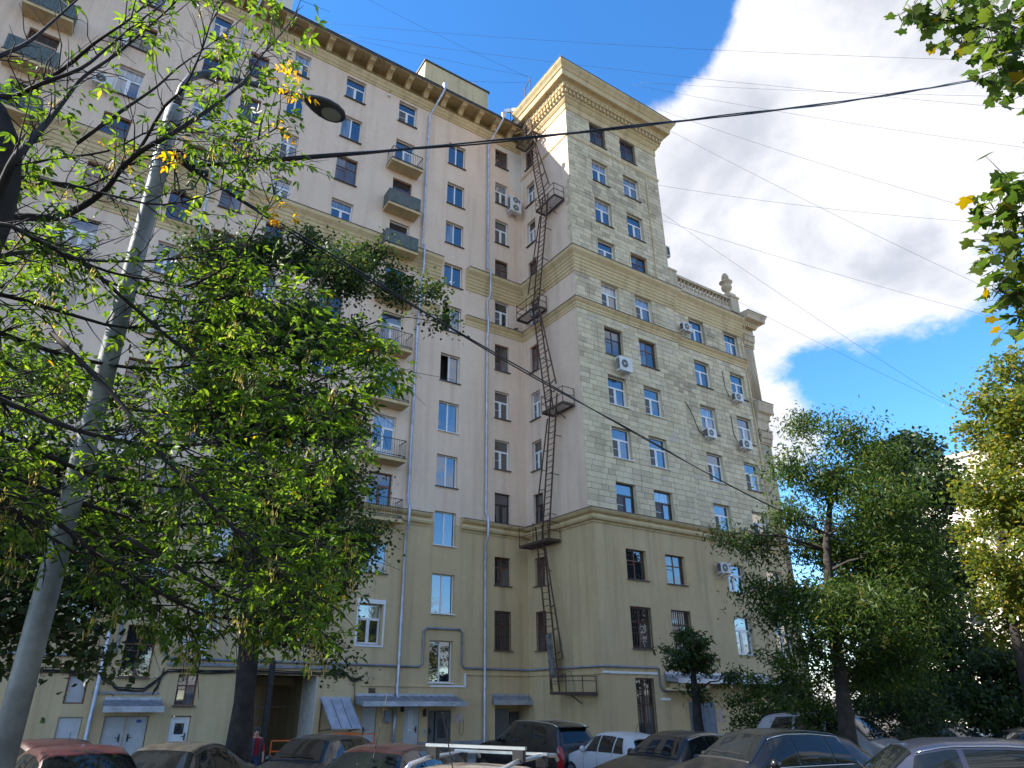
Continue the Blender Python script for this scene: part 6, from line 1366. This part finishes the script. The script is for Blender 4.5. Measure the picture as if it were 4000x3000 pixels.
# ================================================================ person by the trunk
def person():
    ph = at(1005, 2850, 24.5); gz_ = ground_z(ph.y); o = thing('person', 'person in red top and dark vest walking beside the linden trunk', 'person', (ph.x, ph.y, gz_), math.atan2(-ph.y, -ph.x)+R(95))
    J = {'pel': (0, 0, .95), 'sp': (0, 0, 1.15), 'ch': (0, 0, 1.36), 'nk': (0, -.005, 1.49), 'hd': (0, -.02, 1.60), 'ht': (0, -.015, 1.70),
         'sl': (.17, 0, 1.42), 'el': (.25, .02, 1.16), 'wl': (.27, -.06, .93), 'sr': (-.17, 0, 1.42), 'er': (-.25, .03, 1.16), 'wr': (-.26, -.03, .92),
         'hl': (.10, 0, .90), 'kl': (.11, -.06, .50), 'al': (.11, .04, .09), 'tl': (.12, -.13, .04), 'hr': (-.10, 0, .90), 'kr': (-.11, .03, .50), 'ar': (-.11, .16, .10), 'tr': (-.12, .02, .05)}
    E_ = [('pel', 'sp'), ('sp', 'ch'), ('ch', 'nk'), ('nk', 'hd'), ('hd', 'ht'), ('ch', 'sl'), ('sl', 'el'), ('el', 'wl'), ('ch', 'sr'), ('sr', 'er'), ('er', 'wr'), ('pel', 'hl'), ('hl', 'kl'), ('kl', 'al'), ('al', 'tl'), ('pel', 'hr'), ('hr', 'kr'), ('kr', 'ar'), ('ar', 'tr')]
    RD = {'pel': (.15, .11), 'sp': (.14, .10), 'ch': (.16, .11), 'nk': (.06, .06), 'hd': (.085, .10), 'ht': (.06, .07), 'sl': (.07, .07), 'el': (.048, .048), 'wl': (.035, .035), 'sr': (.07, .07), 'er': (.048, .048), 'wr': (.035, .035), 'hl': (.095, .095), 'kl': (.065, .065), 'al': (.048, .05), 'tl': (.04, .03), 'hr': (.095, .095), 'kr': (.065, .065), 'ar': (.048, .05), 'tr': (.04, .03)}
    for s, w_ in (('l', 'wl'), ('r', 'wr')):
        x, y, z = J[w_]; J['p'+s] = (x, y-.01, z-.08); RD['p'+s] = (.032, .022); E_.append((w_, 'p'+s))
        for i in range(4): k = f'f{s}{i}'; J[k] = (x+(.02-.013*i)*(1 if s == 'l' else -1)*0, y-.035+.018*i, z-.16+.006*abs(i-1.5)); RD[k] = (.009, .009); E_.append(('p'+s, k))
        J['th'+s] = (x, y-.06, z-.10); RD['th'+s] = (.010, .010); E_.append(('p'+s, 'th'+s))
    ks = list(J); me = bpy.data.meshes.new('body'); me.from_pydata([J[k] for k in ks], [(ks.index(a), ks.index(c)) for a, c in E_], []); bo = bpy.data.objects.new('tmp_body', me); COL.objects.link(bo)
    md = bo.modifiers.new('skin', 'SKIN'); sv = me.skin_vertices[0].data
    for i, k in enumerate(ks): sv[i].radius = RD[k]; sv[i].use_root = (k == 'pel')
    bo.modifiers.new('sub', 'SUBSURF').levels = 2
    dg = bpy.context.evaluated_depsgraph_get(); m2 = bpy.data.meshes.new_from_object(bo.evaluated_get(dg)); bpy.data.objects.remove(bo)
    for mm_ in (mat('skin', (.48, .27, .19), .6), mat('red_shirt', (.40, .015, .025), .85, var=.2, vscale=14), mat('blue_jeans', (.035, .05, .10), .9, var=.2, vscale=12), mat('dark_shoe', (.02, .02, .02), .7)): m2.materials.append(mm_)
    for p_ in m2.polygons:
        c = p_.center; p_.use_smooth = True
        p_.material_index = 3 if c.z < .10 else 2 if c.z < .97 and abs(c.x) < .215 else 1 if .97 <= c.z < 1.46 and not (abs(c.x) > .2 and c.z < 1.08) else 0
    m2.name = 'body'; link('body', m2, o)
    n = 16; v = MB()
    for (z, w_, d_) in ((.95, .20, .15), (1.1, .19, .145), (1.25, .20, .155), (1.38, .205, .15), (1.45, .15, .11)):
        for j in range(n): a = 2*math.pi*(j+.5)/n; v.v.append((w_*math.cos(a), d_*math.sin(a), z))
    for i in range(4):
        for j in range(n):
            if j in (11, 12): continue
            v.f.append((i*n+j, i*n+(j+1) % n, (i+1)*n+(j+1) % n, (i+1)*n+j)); v.m.append(0)
    v.build('vest', mat('grey_vest', (.05, .055, .075), .9), o, True)
    h = MB(); h.lathe([(.088, 1.60), (.10, 1.64), (.10, 1.70), (.075, 1.76), (.03, 1.79), (0, 1.795)], (0, .012, 0), 14); h.build('hair', mat('hair', (.05, .035, .025), .8), o, True)
    f = MB(); f.tube([(0, -.115, 1.625), (0, -.14, 1.60), (0, -.115, 1.588)], [.008, .014, .010], 6); f.build('nose', M['skin'] if 'skin' in M else m2.materials[0], o, True)
    e = MB()
    for s in (-1, 1): e.lathe([(0, -.008), (.010, 0), (0, .008)], (s*.034, -.108, 1.632), 8)
    e.build('eyes', 'dark', o); mo = MB(); mo.box(-.025, -.118, 1.552, .025, -.104, 1.560); mo.build('mouth', mat('lips', (.32, .12, .10), .6), o)
    ea = MB()
    for s in (-1, 1): ea.tube([(s*.085, -.01, 1.65), (s*.098, 0, 1.63), (s*.09, -.005, 1.59)], [.012, .018, .010], 6)
    ea.build('ears', m2.materials[0], o, True)
    bp = MB(); bp.box(-.14, .15, 1.02, .14, .27, 1.42); bp.build('backpack', mat('backpack', (.02, .02, .03), .8), o)
    return o
person()

# ================================================================ far background on the right
FBG = thing('background_building', 'sunlit cream building behind the trees at the right edge', 'building', (0, 0, 0))
b = MB(); x0, y0, x1, y1 = 68, 2, 86, 34
b.box(x0, y0, -1, x1, y1, 22.3); b.build('wall', 'cream_far', FBG)
b = MB(); b.box(x0-.2, y0-.2, 22.305, x1+.2, y1+.2, 22.7); b.build('cornice', 'cream_far', FBG); b = MB(); b.box(x0-.1, y0-.1, 22.704, x1+.1, y1+.1, 22.8); b.build('roof', 'tin', FBG)
wm = MB(); wm.box(-.04, 0, 0, .0, 1.4, 1.9); wmm = wm.mesh('window', 'pvc'); gm_ = MB(); gm_.box(-.055, .08, .08, -.042, 1.32, 1.82); gmm = gm_.mesh('pane', 'glass')
for i in range(6):
    for j in range(9): w_ = link('window', wmm, FBG, (x0-.002, y0+1.5+j*3.5, 1.5+i*3.2)); link('pane', gmm, w_)
# iron fence along the far boundary
FN = thing('picket_fence', 'pale picket fence behind the shrubs at the far right edge', 'fence', (0, 0, 0))
fa_, fb_ = at(3850, 2760, 38), at(4250, 2760, 40); fa_.z = ground_z(fa_.y); fb_.z = ground_z(fb_.y)
pk = MB(); pk.box(-.05, -.015, 0, .05, .015, 1.9); pkm = pk.mesh('picket', mat('fence_paint', (.42, .38, .30), .7, var=.15))
for i in range(60):
    q = fa_.lerp(fb_, i/59); link('picket', pkm, FN, q, (0, 0, math.atan2(fb_.y-fa_.y, fb_.x-fa_.x)))
b = MB()
for z in (.4, 1.6): b.beam(fa_+Vector((0, .03, z)), fb_+Vector((0, .03, z)), .06)
b.build('rail', 'rust', FN)
